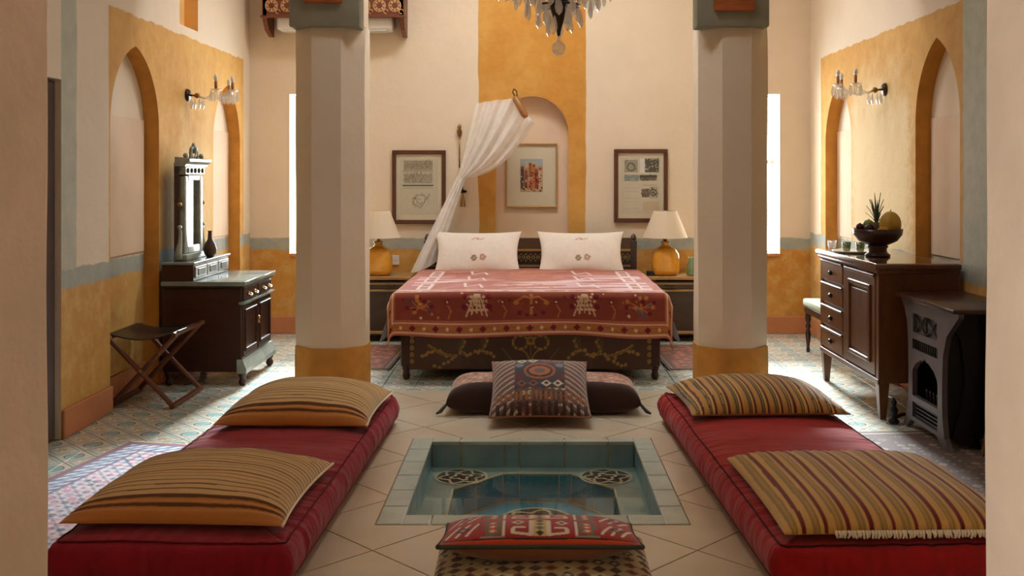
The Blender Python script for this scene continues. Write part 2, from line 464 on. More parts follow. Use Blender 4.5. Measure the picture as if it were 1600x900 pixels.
# numpy grid surfaces with painted colours -------------------------------------------------
def smooth_noise(x, y, f, seed):
    r = np.random.RandomState(seed); o = np.zeros_like(x)
    for i in range(6):
        a = r.uniform(0, 2*PI); k = f*r.uniform(0.5, 1.6); ph = r.uniform(0, 2*PI)
        o += np.sin(k*(x*math.cos(a)+y*math.sin(a))+ph)
    return o/6.0
def hash2(ix, iy, seed=0):
    v = np.sin(ix*127.1+iy*311.7+seed*74.7)*43758.5453
    return v-np.floor(v)
class Paint:
    def __init__(s, X, Y, col):
        s.X, s.Y = X, Y
        s.c = np.zeros(X.shape+(4,)); s.c[...] = col
    def put(s, m, col):
        s.c[m] = col
    def rect(s, x0, x1, y0, y1, col): s.put((s.X >= x0) & (s.X <= x1) & (s.Y >= y0) & (s.Y <= y1), col)
    def disc(s, cx, cy, r, col, ry=None):
        ry = ry or r; s.put(((s.X-cx)/r)**2+((s.Y-cy)/ry)**2 <= 1, col)
    def ring(s, cx, cy, r0, r1, col):
        d = np.hypot(s.X-cx, s.Y-cy); s.put((d >= r0) & (d <= r1), col)
    def diamond(s, cx, cy, r, col, ry=None):
        ry = ry or r; s.put(abs(s.X-cx)/r+abs(s.Y-cy)/ry <= 1, col)
    def line(s, p, q, w, col):
        px, py = p; dx, dy = q[0]-px, q[1]-py
        L = dx*dx+dy*dy+1e-12
        t = np.clip(((s.X-px)*dx+(s.Y-py)*dy)/L, 0, 1)
        s.put(np.hypot(s.X-px-t*dx, s.Y-py-t*dy) <= w/2, col)
    def poly(s, pts, w, col):
        for a, b in zip(pts, pts[1:]): s.line(a, b, w, col)
    def flower(s, cx, cy, r, petals, col, heart, n=6):
        for k in range(n):
            a = 2*PI*k/n
            s.disc(cx+math.cos(a)*r*0.6, cy+math.sin(a)*r*0.6, r*0.36, petals if k % 2 else col)
        s.disc(cx, cy, r*0.3, heart)
def grid_mesh(name, P, col=None, extra=None):
    """P: (nu,nv,3) array -> mesh; extra: a second sheet of the same shape joined at the rim (closed cushion)"""
    nu, nv = P.shape[:2]
    ii, jj = np.meshgrid(np.arange(nu-1), np.arange(nv-1), indexing='ij')
    q = np.stack([ii*nv+jj, (ii+1)*nv+jj, (ii+1)*nv+jj+1, ii*nv+jj+1], -1).reshape(-1, 4)
    V = P.reshape(-1, 3); Q = q; Cc = None if col is None else col.reshape(-1, 4)
    if extra is not None:
        P2, c2 = extra
        idx = np.arange(nu*nv).reshape(nu, nv)
        second = idx+nu*nv
        rim = np.zeros((nu, nv), bool); rim[0] = rim[-1] = True; rim[:, 0] = rim[:, -1] = True
        second = np.where(rim, idx, second)
        q2 = np.stack([second[:-1, :-1], second[:-1, 1:], second[1:, 1:], second[1:, :-1]], -1).reshape(-1, 4)
        V = np.concatenate([V, P2.reshape(-1, 3)]); Q = np.concatenate([Q, q2])
        used = np.zeros(len(V), bool); used[Q.ravel()] = True
        rem = np.cumsum(used)-1
        V = V[used]; Q = rem[Q]
        if Cc is not None: Cc = np.concatenate([Cc, c2.reshape(-1, 4)])[used]
    me = bpy.data.meshes.new(name)
    me.vertices.add(len(V)); me.vertices.foreach_set('co', V.astype(np.float32).ravel())
    me.loops.add(len(Q)*4); me.loops.foreach_set('vertex_index', Q.astype(np.int32).ravel())
    me.polygons.add(len(Q)); me.polygons.foreach_set('loop_start', np.arange(0, len(Q)*4, 4, dtype=np.int32))
    me.update(calc_edges=True); me.validate()
    if Cc is not None:
        a = me.color_attributes.new('Col', 'FLOAT_COLOR', 'POINT')
        a.data.foreach_set('color', Cc.astype(np.float32).ravel())
    return me
def painted_panel(name, origin, du, dv, W, H, painter, res, mat, parent=None, thick=None):
    """flat painted rectangle; du, dv unit vectors; painter(Paint) in metres from its centre"""
    nu, nv = max(2, int(W/res)+1), max(2, int(H/res)+1)
    u = np.linspace(-W/2, W/2, nu); v = np.linspace(-H/2, H/2, nv)
    U, Vv = np.meshgrid(u, v, indexing='ij')
    p = Paint(U, Vv, (1, 1, 1, 1)); painter(p)
    off = base_of(parent) if parent else Vector((0, 0, 0))
    o = np.array(Vector(origin)-off); du = np.array(du, float); dv = np.array(dv, float)
    P = o+U[..., None]*du+Vv[..., None]*dv
    me = grid_mesh(name, P, p.c); finish(me, mat, False)
    return link(name, me, parent)
def cushion(name, W, D, Ht, Hb, loc, rot, paint, label=None, cat='cushion', group=None, n=(90, 90), mat='woven', pinch=0.06, a=2.4, b=0.5,
            ridge=None, seed=1, wr=0.006, parent=None, deform=None, back=None):
    u = np.linspace(-1, 1, n[0]); v = np.linspace(-1, 1, n[1])
    u = np.sign(u)*(1-(1-abs(u))**1.35); v = np.sign(v)*(1-(1-abs(v))**1.35)
    U, Vv = np.meshgrid(u, v, indexing='ij')
    f = np.clip((1-abs(U)**a)*(1-abs(Vv)**a), 0, 1)**b
    X = W/2*U*(1-pinch*(1-Vv**2)*abs(U)**3); Y = D/2*Vv*(1-pinch*(1-U**2)*abs(Vv)**3)
    wn = smooth_noise(X, Y, 22, seed)*wr
    Zt = Ht*f+wn*np.minimum(1, f*2); Zb = -Hb*f+0.5*wn*np.minimum(1, f*2)
    if ridge: Zt = Zt+ridge(X, Y)*np.minimum(1, f*3)
    p = Paint(X, Y, (0.5, 0.5, 0.5, 1)); paint(p)
    cb = np.zeros_like(p.c); cb[...] = back if back else p.c.mean((0, 1))
    T = np.stack([X, Y, Zt], -1); Bo = np.stack([X, Y, Zb], -1)
    if deform: T = deform(T); Bo = deform(Bo)
    me = grid_mesh(name, T, p.c, (Bo, cb))
    finish(me, mat, True)
    o = link(name, me, parent, loc, rot)
    if label: tag(o, label, cat, group)


    return o
def rim_tube(name, W, D, r, mat, parent, pinch=0.06, sides='all', n=40, z=0.0, deform=None):
    bm = NB()
    def pt(u, v):
        q = np.array([[[W/2*u*(1-pinch*(1-v*v)*abs(u)**3), D/2*v*(1-pinch*(1-u*u)*abs(v)**3), z]]])
        if deform: q = deform(q)
        return tuple(q[0, 0])
    t = [i/n*2-1 for i in range(n+1)]
    segs = {'front': [(x, -1) for x in t], 'back': [(x, 1) for x in t], 'left': [(-1, x) for x in t], 'right': [(1, x) for x in t]}
    for s_ in (('front', 'back', 'left', 'right') if sides == 'all' else sides):
        tube(bm, [pt(*q) for q in segs[s_]], r, 6)
    return obj(name, bm, mat, parent, True, local=True)

# ------------------------------------------------------------------ the room
XL, XR, YB, YF, ZC = -2.67, 2.67, 9.45, 2.62, 4.4
POOL = (-0.555, 0.59, 4.38, 5.60)          # inner opening
RIM = (-0.665, 0.69, 4.265, 5.67)          # outer edge of the tile border
ATR = (-1.75, 1.75, 6.95)                  # beige tiled middle

def clip_poly(poly, n, d):
    out = []
    for i, p in enumerate(poly):
        q = poly[(i+1) % len(poly)]
        a = n[0]*p[0]+n[1]*p[1]-d; b = n[0]*q[0]+n[1]*q[1]-d
        if a <= 0: out.append(p)
        if (a < 0 < b) or (b < 0 < a):
            t = a/(a-b); out.append((p[0]+(q[0]-p[0])*t, p[1]+(q[1]-p[1])*t))
    return out
def clip_rect(poly, x0, x1, y0, y1):
    for n, d in (((-1, 0), -x0), ((1, 0), x1), ((0, -1), -y0), ((0, 1), y1)):
        if len(poly) < 3: return []
        poly = clip_poly(poly, n, d)
    return poly if len(poly) >= 3 else []
def area(p): return abs(sum(p[i][0]*p[(i+1) % len(p)][1]-p[(i+1) % len(p)][0]*p[i][1] for i in range(len(p))))/2

bm = NB()                                   # slab with a hole for the pool
for r in ((-4.6, RIM[0], -1.6, 10.0), (RIM[1], 4.6, -1.6, 10.0), (RIM[0], RIM[1], -1.6, RIM[2]), (RIM[0], RIM[1], RIM[3], 10.0)):
    box(bm, r[0], r[1], r[2], r[3], -0.5, -0.006)
floor = struct('floor', bm, 'grout', False)
# beige tiles laid on the diagonal
T = 0.46; s2 = math.sqrt(0.5); g = 0.0035
for i in range(-14, 15):
    for j in range(-14, 15):
        cx, cy = 0.02+(i-j)*T*s2, 4.95+(i+j)*T*s2
        h = (T-2*g)/2*math.sqrt(2)
        q = [(cx-h, cy), (cx, cy-h), (cx+h, cy), (cx, cy+h)]
        q = clip_rect(q, ATR[0], ATR[1], 2.2, ATR[2])
        if not q: continue
        ps = [clip_rect(q, -9, RIM[0]-g, -9, 99), clip_rect(q, RIM[1]+g, 9, -9, 99), clip_rect(q, RIM[0]-g, RIM[1]+g, -9, RIM[2]-g), clip_rect(q, RIM[0]-g, RIM[1]+g, RIM[3]+g, 99)]
        ps = [p for p in ps if len(p) > 2 and area(p) > 1e-4]
        if not ps: continue
        bm = NB()
        for p in ps: prism(bm, p, -0.012, 0.0, 'Z')
        obj('tile', bm, 'beige', floor, False)
# patterned cement tiles around the middle
bm = B(-0.1135, 0.1135, -0.1135, 0.1135, -0.012, 0.0, 0.0012)
tile_me = bpy.data.meshes.new('cement_tile'); bm.to_mesh(tile_me); bm.free(); finish(tile_me, 'cement', False)
TS = 0.23
for side in (-1, 1):
    for a in range(4):
        for b in range(22):
            x = side*(1.75+TS*(a+0.5)); y = YB-TS*(b+0.5)
            if y > 4.3: link('tile', tile_me, floor, (x, y, 0))
for a in range(15):
    for b in range(11):
        x = -1.75+3.5/15*(a+0.5); y = 6.95+TS*(b+0.5)
        if abs(x) < 0.80 and y > 7.6: continue
        link('tile', tile_me, floor, (x, y, 0))
# thin band hidden below the first row and the doorway floors stays the slab itself

def arch_pts(c, w, zs, za, n=14):
    h = za-zs; cc = (h*h-w*w)/(2*w); R = w+cc
    a1 = math.atan2(h, cc) if cc > 0 else math.atan2(h, cc)
    L = []
    for i in range(n+1):                     # right springing to the apex
        t = a1*i/n; L.append((c-cc+R*math.cos(t), zs+R*math.sin(t)))
    Rr = [(2*c-y, z) for y, z in reversed(L)][1:]
    return L+Rr                              # right spring .. apex .. left spring
def holed_face(bm, P, outer, holes):
    es = []
    for loop in [outer]+holes:
        v = [bm.verts.new(P(*p)) for p in loop]
        es += [bm.edges.new((v[i], v[(i+1) % len(v)])) for i in range(len(v))]
    bmesh.ops.triangle_fill(bm, use_beauty=True, edges=es)
def strip(bm, P, pts, d0, d1, closed=False):
    A = [bm.verts.new(P(p[0], p[1], d0)) for p in pts]; Bv = [bm.verts.new(P(p[0], p[1], d1)) for p in pts]
    n = len(pts)
    for i in range(n if closed else n-1): bm.faces.new((A[i], A[(i+1) % n], Bv[(i+1) % n], Bv[i]))

ND = 0.11
def side_wall(s, name, arches, extra):
    X0 = s*2.67
    outer = [(5.65, 0.0)]
    for (c, w_, zs, za) in arches:
        ap = arch_pts(c, w_, zs, za)
        outer += [(c-w_, 0.0)]+list(reversed(ap))+[(c+w_, 0.0)]
    outer += [(YB, 0.0), (YB, ZC), (5.65, ZC)]
    bm = NB()
    holed_face(bm, lambda a, b: (X0, a, b), outer, [e for e in extra])
    wl = struct(name, bm, name, False)
    for e in extra:
        bm = NB(); strip(bm, lambda a, b, d: (d, a, b), e, X0, X0+s*ND, True)
        bm.faces.new([bm.verts.new((X0+s*ND, a, b)) for a, b in e])
        obj('small_niche', bm, 'nicheyellow', wl, False)
    for (c, w_, zs, za) in arches:
        ap = [(c+w_, 0.0)]+arch_pts(c, w_, zs, za)+[(c-w_, 0.0)]
        bm = NB(); strip(bm, lambda a, b, d: (d, a, b), ap, X0, X0+s*ND)
        obj('arch_jamb', bm, 'jamb', wl, 40)
        bm = NB(); bm.faces.new([bm.verts.new((X0+s*ND, a, b)) for a, b in ap])
        nb = obj('niche_back', bm, 'niche', wl, False)
        bm = B(min(X0+s*(ND-0.012), X0+s*(ND+0.01)), max(X0+s*(ND-0.012), X0+s*(ND+0.01)), c-w_+0.19, c+w_-0.02, 0.96, 1.90, 0.004)
        obj('niche_panel', bm, 'niche_plain', wl, False)
        bm = B(min(X0+s*(ND-0.02), X0+s*ND), max(X0+s*(ND-0.02), X0+s*ND), c-w_, c+w_, 0, 0.17, 0.004)
        obj('niche_skirting', bm, 'terra', wl, False)
    return wl
AL = [(6.725, 0.415, 1.83, 2.38), (8.75, 0.385, 1.78, 2.30)]
AR = [(6.515, 0.355, 1.86, 2.41), (8.60, 0.36, 1.78, 2.29)]
sn = [(7.56, 2.66), (7.98, 2.66)]+[(7.77+0.21*math.cos(t), 2.95+0.24*math.sin(t)) for t in [PI*i/12 for i in range(13)]]
side_wall(-1, 'wall_left', AL, [sn])
side_wall(1, 'wall_right', AR, [])

# back wall with two windows and the arched niche
WL_ = (-2.29, -1.60, 0.76, 2.28); WR_ = (1.64, 2.38, 0.76, 2.28)
NX, NR, NS = 0.021, 0.345, 1.915
nich = [(NX-NR, 0.90), (NX+NR, 0.90)]+[(NX+NR*math.cos(PI*i/24), NS+NR*math.sin(PI*i/24)) for i in range(25)]
def rc(r): return [(r[0], r[2]), (r[1], r[2]), (r[1], r[3]), (r[0], r[3])]
bm = NB()
holed_face(bm, lambda a, b: (a, YB, b), [(XL, 0), (XR, 0), (XR, ZC), (XL, ZC)], [nich, rc(WL_), rc(WR_)])
wb = struct('wall_back', bm, 'wall_back', False)
bm = NB(); strip(bm, lambda a, b, d: (a, d, b), nich, YB, YB+0.12, True)
obj('niche_reveal', bm, 'niche_plain', wb, 40)
bm = NB(); bm.faces.new([bm.verts.new((a, YB+0.12, b)) for a, b in nich]); obj('niche_back', bm, 'niche_plain', wb, False)
for k, r in enumerate((WL_, WR_)):
    bm = NB(); strip(bm, lambda a, b, d: (a, d, b), rc(r), YB, YB+0.38, True)
    obj('window_reveal', bm, 'wall_plain', wb, False)
    wf = NB(); y0, y1 = YB+0.24, YB+0.29; x0, x1, z0, z1 = r; t = 0.010
    box(wf, x0-0.02, x0+t, y0, y1, z0, z1); box(wf, x1-t, x1+0.02, y0, y1, z0, z1)
    box(wf, x0+t, x1-t, y0, y1, z0, z0+t); box(wf, x0+t, x1-t, y0, y1, z1-t, z1)
    wo = struct('window_%d' % (k+1), wf, 'white_plastic', False)
    xm = (x0+x1)/2
    obj('mullion', B(xm-0.02, xm+0.02, y0+0.005, y1-0.005, z0+t, z1-t), 'white_plastic', wo, False)
    obj('transom', B(x0+t, x1-t, y0+0.006, y1-0.006, 1.62, 1.655), 'white_plastic', wo, False)
    for (a, b) in ((x0+t, xm-0.02), (xm+0.02, x1-t)):
        for (c, d) in ((z0+t, 1.62), (1.655, z1-t)):
            obj('pane', B(a, b, y0+0.022, y0+0.027, c, d), 'glass', wo, False)
    obj('window_sill', B(x0+0.01, x1-0.01, YB-0.02, YB+0.24, z0-0.03, z0+0.004, 0.004), 'terra', wo, False)

# end piers, doorways and the front wall the photograph is taken through
bm = NB()
for s in (-1, 1):
    a, b = sorted((s*2.67, s*3.1))
    f = [bm.verts.new(p) for p in ((s*2.67, 5.65, 0), (s*3.1, 5.65, 0), (s*3.1, 5.65, ZC), (s*2.67, 5.65, ZC))]; bm.faces.new(f)
    f = [bm.verts.new(p) for p in ((s*2.67, 2.62, 2.05), (s*2.67, 5.65, 2.05), (s*2.67, 5.65, ZC), (s*2.67, 2.62, ZC))]; bm.faces.new(f)
    f = [bm.verts.new(p) for p in ((s*2.67, 2.62, 0), (s*2.67, 4.62, 0), (s*2.67, 4.62, 2.05), (s*2.67, 2.62, 2.05))]; bm.faces.new(f)
    f = [bm.verts.new(p) for p in ((s*2.67, 4.62, 2.05), (s*3.1, 4.62, 2.05), (s*3.1, 5.65, 2.05), (s*2.67, 5.65, 2.05))]; bm.faces.new(f)
    f = [bm.verts.new(p) for p in ((s*2.67, 4.62, 0), (s*3.1, 4.62, 0), (s*3.1, 4.62, 2.05), (s*2.67, 4.62, 2.05))]; bm.faces.new(f)
struct('wall_sides', bm, 'wall_plain', False)
k = plain('dark_violet_paint', lin(84, 72, 70), 0.6, 0.4, amt=0.1)
M['doorpaint'] = k
for n_, s in enumerate((-1, 1)):
    a, b = sorted((s*2.70, s*2.75))
    d = struct('door_%d' % (n_+1), B(a, b, 4.63, 5.64, 0.01, 2.04, 0.004), 'doorpaint', False)
    for (z0, z1) in ((0.2, 0.95), (1.1, 1.9)):
        a2, b2 = sorted((s*2.69, s*2.71))
        obj('door_panel', B(a2, b2, 4.8, 5.47, z0, z1, 0.006), 'doorpaint', d, False)
    obj('door_handle', tube(NB(), [(s*2.70, 4.74, 1.0), (s*2.65, 4.74, 1.0), (s*2.65, 4.85, 1.0)], 0.009), 'brass', d, True)

def wobble_block(x0, x1, y0, y1, z0, z1, amp, rnd, nz=40, seed=3):
    """plastered pier with soft corners and a hand-trowelled waver"""
    ring = []
    m = 6
    for (cx, cy, a0) in ((x1-rnd, y1-rnd, 0), (x0+rnd, y1-rnd, PI/2), (x0+rnd, y0+rnd, PI), (x1-rnd, y0+rnd, 1.5*PI)):
        for i in range(m+1): ring.append((cx+rnd*math.cos(a0+PI/2*i/m), cy+rnd*math.sin(a0+PI/2*i/m)))
    bm = NB(); prev = None
    for k_ in range(nz+1):
        z = z0+(z1-z0)*k_/nz
        dx = amp*(math.sin(z*3.1+seed)+0.5*math.sin(z*7.7+2*seed)); dy = amp*math.sin(z*4.3+seed*3)
        r = [bm.verts.new((x+dx, y+dy, z)) for x, y in ring]
        if prev:
            for i in range(len(r)): bm.faces.new((prev[i], prev[(i+1) % len(r)], r[(i+1) % len(r)], r[i]))
        else: bm.faces.new(r)
        prev = r
    bm.faces.new(prev)
    return bm
OL, OR_ = -1.262, 1.195
wf_ = struct('wall_front', wobble_block(-3.1, OL, 2.10, 2.62, 0, ZC, 0.004, 0.03, seed=1), 'jamb_front', 40)
obj('pier', wobble_block(OR_, 3.1, 2.10, 2.62, 0, ZC, 0.003, 0.03, seed=2), 'jamb_front', wf_, 40)
obj('lintel', B(OL, OR_, 2.12, 2.60, 3.3, ZC), 'jamb_front', wf_, False)
# the passage the camera stands in
bm = NB()
box(bm, -2.95, -2.83, -1.6, 1.0, 0, ZC); box(bm, -2.95, -2.83, 1.6, 2.15, 0, ZC); box(bm, -2.95, -2.83, 1.0, 1.6, 2.1, ZC)
box(bm, 2.83, 2.95, -1.6, 2.15, 0, ZC); box(bm, -2.95, 2.95, -1.72, -1.6, 0, ZC)
struct('wall_passage', bm, 'wall_plain', False)
SK = (-1.0, 1.0, 7.55, 8.15); SK2 = (-0.45, 0.45, 5.3, 5.8)       # roof lights over the bed bay and over the pool
bm = NB()
for r in ((-3.2, SK[0], 6.9, 9.9), (SK[1], 3.2, 6.9, 9.9), (SK[0], SK[1], 6.9, SK[2]), (SK[0], SK[1], SK[3], 9.9),
          (-3.2, SK2[0], -1.7, 6.9), (SK2[1], 3.2, -1.7, 6.9), (SK2[0], SK2[1], -1.7, SK2[2]), (SK2[0], SK2[1], SK2[3], 6.9)):
    box(bm, r[0], r[1], r[2], r[3], ZC, ZC+0.25)
struct('ceiling', bm, 'ceil', False)
# outer shell behind the niches so that no sky leaks in
bm = NB()
for s in (-1, 1):
    a, b = sorted((s*2.80, s*3.15)); box(bm, a, b, 5.66, 9.9, -0.02, ZC)
    a, b = sorted((s*2.78, s*3.15)); box(bm, a, b, 2.6, 5.66, -0.02, ZC)
for (a, b, c, d) in ((-2.8, -2.294, 0, ZC), (-1.596, 1.636, 0, ZC), (2.384, 2.8, 0, ZC), (-2.294, -1.596, 0, 0.756), (-2.294, -1.596, 2.284, ZC), (1.636, 2.384, 0, 0.756), (1.636, 2.384, 2.284, ZC)):
    box(bm, a, b, YB+0.13, YB+0.38, c, d)
struct('wall_outer', bm, 'wall_plain', False)
# skirtings
def skirt(name, segs):
    bm = NB()
    for s_ in segs: box(bm, *s_, 0.0, 0.165, 0.006)
    return struct(name, bm, 'terra', False)
skirt('baseboard_back', [(XL, XR, YB-0.022, YB)])
skirt('baseboard_left', [(XL, XL+0.022, 5.65, AL[0][0]-AL[0][1]), (XL, XL+0.022, AL[0][0]+AL[0][1], AL[1][0]-AL[1][1]), (XL, XL+0.022, AL[1][0]+AL[1][1], YB-0.022)])
skirt('baseboard_right', [(XR-0.022, XR, 5.65, AR[0][0]-AR[0][1]), (XR-0.022, XR, AR[0][0]+AR[0][1], AR[1][0]-AR[1][1]), (XR-0.022, XR, AR[1][0]+AR[1][1], YB-0.022)])

# columns ---------------------------------------------------------------------------------
def column(cx, label, seed, gx0, gx1, plate):
    cy = 6.92; R = 0.238
    t = thing('column', label, 'column', (cx, cy, 0), 'columns around the pool')
    def octo(z0, z1, mat, name, nz, amp, rr):
        bm = NB(); prev = None
        for k_ in range(nz+1):
            z = z0+(z1-z0)*k_/nz
            r = []
            for i in range(8):
                a = PI/8+i*PI/4
                q = rr/math.cos(PI/8)*(1+amp*math.sin(z*2.3+i*1.7+seed)+0.6*amp*math.sin(z*5.9+i*2.3+seed))
                # chamfers narrower than the flats
                x, y = q*math.cos(a), q*math.sin(a)
                r.append(bm.verts.new((cx+x, cy+y, z)))
            if prev:
                for i in range(8): bm.faces.new((prev[i], prev[(i+1) % 8], r[(i+1) % 8], r[i]))
            else: bm.faces.new(r)
            prev = r
        bm.faces.new(prev)
        bmesh.ops.bevel(bm, geom=[e for e in bm.edges if abs(e.verts[0].co.z-e.verts[1].co.z) > 1e-3], offset=0.012, segments=2, affect='EDGES')
        return obj(name, bm, mat, t, 50)
    octo(0.0, 0.335, 'jamb', 'base', 3, 0.004, R+0.006)
    octo(0.335, 2.53, 'wall_plain', 'shaft', 24, 0.011, R)
    bm = B(gx0, gx1, cy-0.28, cy-0.10, 2.50, 3.30, 0.012, 2)
    cap = obj('capital', bm, 'col_grey', t, 40)
    obj('corbel', B(gx0+0.05, gx1-0.02, cy-0.12, cy+0.22, 2.53, 3.30, 0.02, 2), 'wall_plain', t, 40)
    obj('wooden_plate', B(plate[0], plate[1], cy-0.315, cy-0.27, plate[2], 3.2, 0.01, 2), 'orangewood', cap, 40)
    return t
column(-1.372, 'octagonal plaster column with ochre base, left of the bed', 1.0, -1.615, -1.140, (-1.51, -1.255, 2.655))
column(1.395, 'octagonal plaster column with ochre base, right of the bed', 4.0, 1.118, 1.605, (1.23, 1.50, 2.60))
bm = NB()
box(bm, XL, XR, 6.66, 7.16, 3.3, ZC)
struct('trim_1', bm, 'wall_plain', False)

# ------------------------------------------------------------------ pool
P0, P1, P2, P3 = POOL
pool = thing('sunken_pool', 'square sunken tiled pool in the floor between the red mattresses', 'pool', (0.015, 4.97, 0))
ZS, ZB = -0.145, -0.30
def tiles_row(name, n, cuts, make, mat, gap=0.004):
    for a, b in zip(cuts, cuts[1:]):
        obj(name, make(a+gap, b-gap), mat, pool, False)
def lerp(a, b, n): return [a+(b-a)*i/n for i in range(n+1)]
# border on the floor
obj('border_bed', (lambda bm: [box(bm, *q) for q in ((RIM[0], P0-0.012, RIM[2], RIM[3], -0.03, -0.004), (P1+0.012, RIM[1], RIM[2], RIM[3], -0.03, -0.004), (P0-0.012, P1+0.012, RIM[2], P2-0.012, -0.03, -0.004), (P0-0.012, P1+0.012, P3+0.012, RIM[3], -0.03, -0.004))] and bm)(NB()), 'poolgrout', pool, False)
tiles_row('border_tile', 0, lerp(RIM[2], RIM[3], 6), lambda a, b: B(RIM[0]+0.002, P0+0.004, a, b, -0.02, 0.003, 0.003), 'poolpale')
tiles_row('border_tile', 0, lerp(RIM[2], RIM[3], 6), lambda a, b: B(P1-0.004, RIM[1]-0.002, a, b, -0.02, 0.003, 0.003), 'poolpale')
tiles_row('border_tile', 0, [P0, -0.43, 0.035, 0.43, P1], lambda a, b: B(a, b, RIM[2]+0.002, P2+0.004, -0.02, 0.003, 0.003), 'poolpale')
tiles_row('border_tile', 0, [P0, -0.39, -0.058, 0.195, 0.44, P1], lambda a, b: B(a, b, P3-0.004, RIM[3]-0.002, -0.02, 0.003, 0.003), 'poolpale')
# upper walls
gb = NB()
box(gb, P0-0.03, P0-0.008, P2-0.03, P3+0.03, ZS-0.03, -0.012); box(gb, P1+0.008, P1+0.03, P2-0.03, P3+0.03, ZS-0.03, -0.012)
box(gb, P0-0.03, P1+0.03, P3+0.008, P3+0.03, ZS-0.03, -0.012); box(gb, P0-0.03, P1+0.03, P2-0.03, P2-0.008, ZS-0.03, -0.012)
obj('wall_bed', gb, 'poolgrout', pool, False)
XC = [P0, -0.39, -0.142, -0.058, 0.195, 0.44, P1]
tiles_row('wall_tile', 0, XC, lambda a, b: B(a, b, P3, P3+0.012, ZS, 0.0, 0.0015), 'poolteal')
tiles_row('wall_tile', 0, XC, lambda a, b: B(a, b, P2-0.012, P2, ZS, 0.0, 0.0015), 'poolteal')
YC = lerp(P2, P3, 5)
tiles_row('wall_tile', 0, YC, lambda a, b: B(P0-0.012, P0, a, b, ZS, 0.0, 0.0015), 'poolteal')
tiles_row('wall_tile', 0, YC, lambda a, b: B(P1, P1+0.012, a, b, ZS, 0.0, 0.0015), 'poolteal')
# shelf with an eight-sided well
OC = [(-0.16, 4.50), (0.20, 4.50), (0.445, 4.78), (0.445, 5.20), (0.23, 5.475), (-0.15, 5.475), (-0.405, 5.20), (-0.405, 4.78)]
bm = NB()
rect = [(P0-0.01, P2-0.01), (P1+0.01, P2-0.01), (P1+0.01, P3+0.01), (P0-0.01, P3+0.01)]
holed_face(bm, lambda a, b: (a, b, ZS), rect, [OC])
obj('shelf', bm, 'pooledge', pool, False)
bm = NB(); strip(bm, lambda a, b, d: (a, b, d), OC, ZS-0.004, ZB, True); bm.faces.new([bm.verts.new((a, b, ZB)) for a, b in OC])
obj('well', bm, 'pooldeep', pool, False)
for i in range(8):                                    # pale lip around the well and down its corners
    a, b = OC[i], OC[(i+1) % 8]
    obj('well_edging', tube(NB(), [(a[0], a[1], ZS), (b[0], b[1], ZS)], 0.006, 6), 'poolgrout', pool, True)
    obj('well_edging', tube(NB(), [(a[0], a[1], ZB), (b[0], b[1], ZB)], 0.005, 6), 'poolgrout', pool, True)
    obj('grout_line', tube(NB(), [(a[0], a[1], ZS), (a[0], a[1], ZB)], 0.004, 6), 'poolgrout', pool, True)
for x in (-0.06, 0.16): obj('grout_line', tube(NB(), [(x, 5.473, ZS), (x, 5.473, ZB)], 0.003, 6), 'poolgrout', pool, True)
for (xa, ya) in ((-0.29, 5.325), (0.345, 5.33)): obj('grout_line', tube(NB(), [(xa, ya, ZS), (xa, ya, ZB)], 0.003, 6), 'poolgrout', pool, True)
def medallion(cx, cy, z, r, seed, rx=None):
    nr, na = 26, 96
    rr = np.linspace(0.0, r, nr); aa = np.linspace(0, 2*PI, na)
    R_, A_ = np.meshgrid(rr, aa, indexing='ij')
    X, Y = R_*np.cos(A_), R_*np.sin(A_)
    p = Paint(X, Y, lin(74, 70, 60))
    cr, bk, rd = lin(206, 190, 150), lin(34, 32, 34), lin(110, 40, 34)
    p.put((R_ > r*0.90), cr)
    p.put((R_ > r*0.55) & (R_ < r*0.9) & (np.sin(A_*6+seed) > 0.0), bk)
    p.put((R_ > r*0.62) & (R_ < r*0.80) & (np.sin(A_*6+seed) > 0.35), rd)
    p.put((abs(R_-r*(0.70+0.13*np.sin(A_*6+seed))) < r*0.055), cr)
    p.put((R_ < r*0.5), bk)
    p.put((abs(R_-r*(0.32+0.10*np.sin(A_*4))) < r*0.06), cr)
    p.put(R_ < r*0.12, rd)
    Z = np.full_like(X, 0.0)
    me = grid_mesh('medallion', np.stack([X, Y, Z], -1), p.c); finish(me, 'glazed', False)
    b0 = pool.location
    link('medallion', me, pool, (cx-b0[0], cy-b0[1], z-b0[2]))
medallion(-0.375, 5.42, ZS+0.003, 0.145, 0.3); medallion(0.415, 5.42, ZS+0.003, 0.145, 1.1)
medallion(-0.375, 4.55, ZS+0.003, 0.14, 0.7); medallion(0.415, 4.55, ZS+0.003, 0.14, 0.2)
medallion(0.035, 5.18, ZB+0.003, 0.20, 0.0); medallion(-0.27, 5.10, ZB+0.003, 0.10, 0.9); medallion(0.33, 5.10, ZB+0.003, 0.10, 0.5)
obj('water', (lambda bm: bm.faces.new([bm.verts.new((a, b, -0.095)) for a, b in ((P0, P2), (P1, P2), (P1, P3), (P0, P3))]) and bm)(NB()), 'water', pool, False)

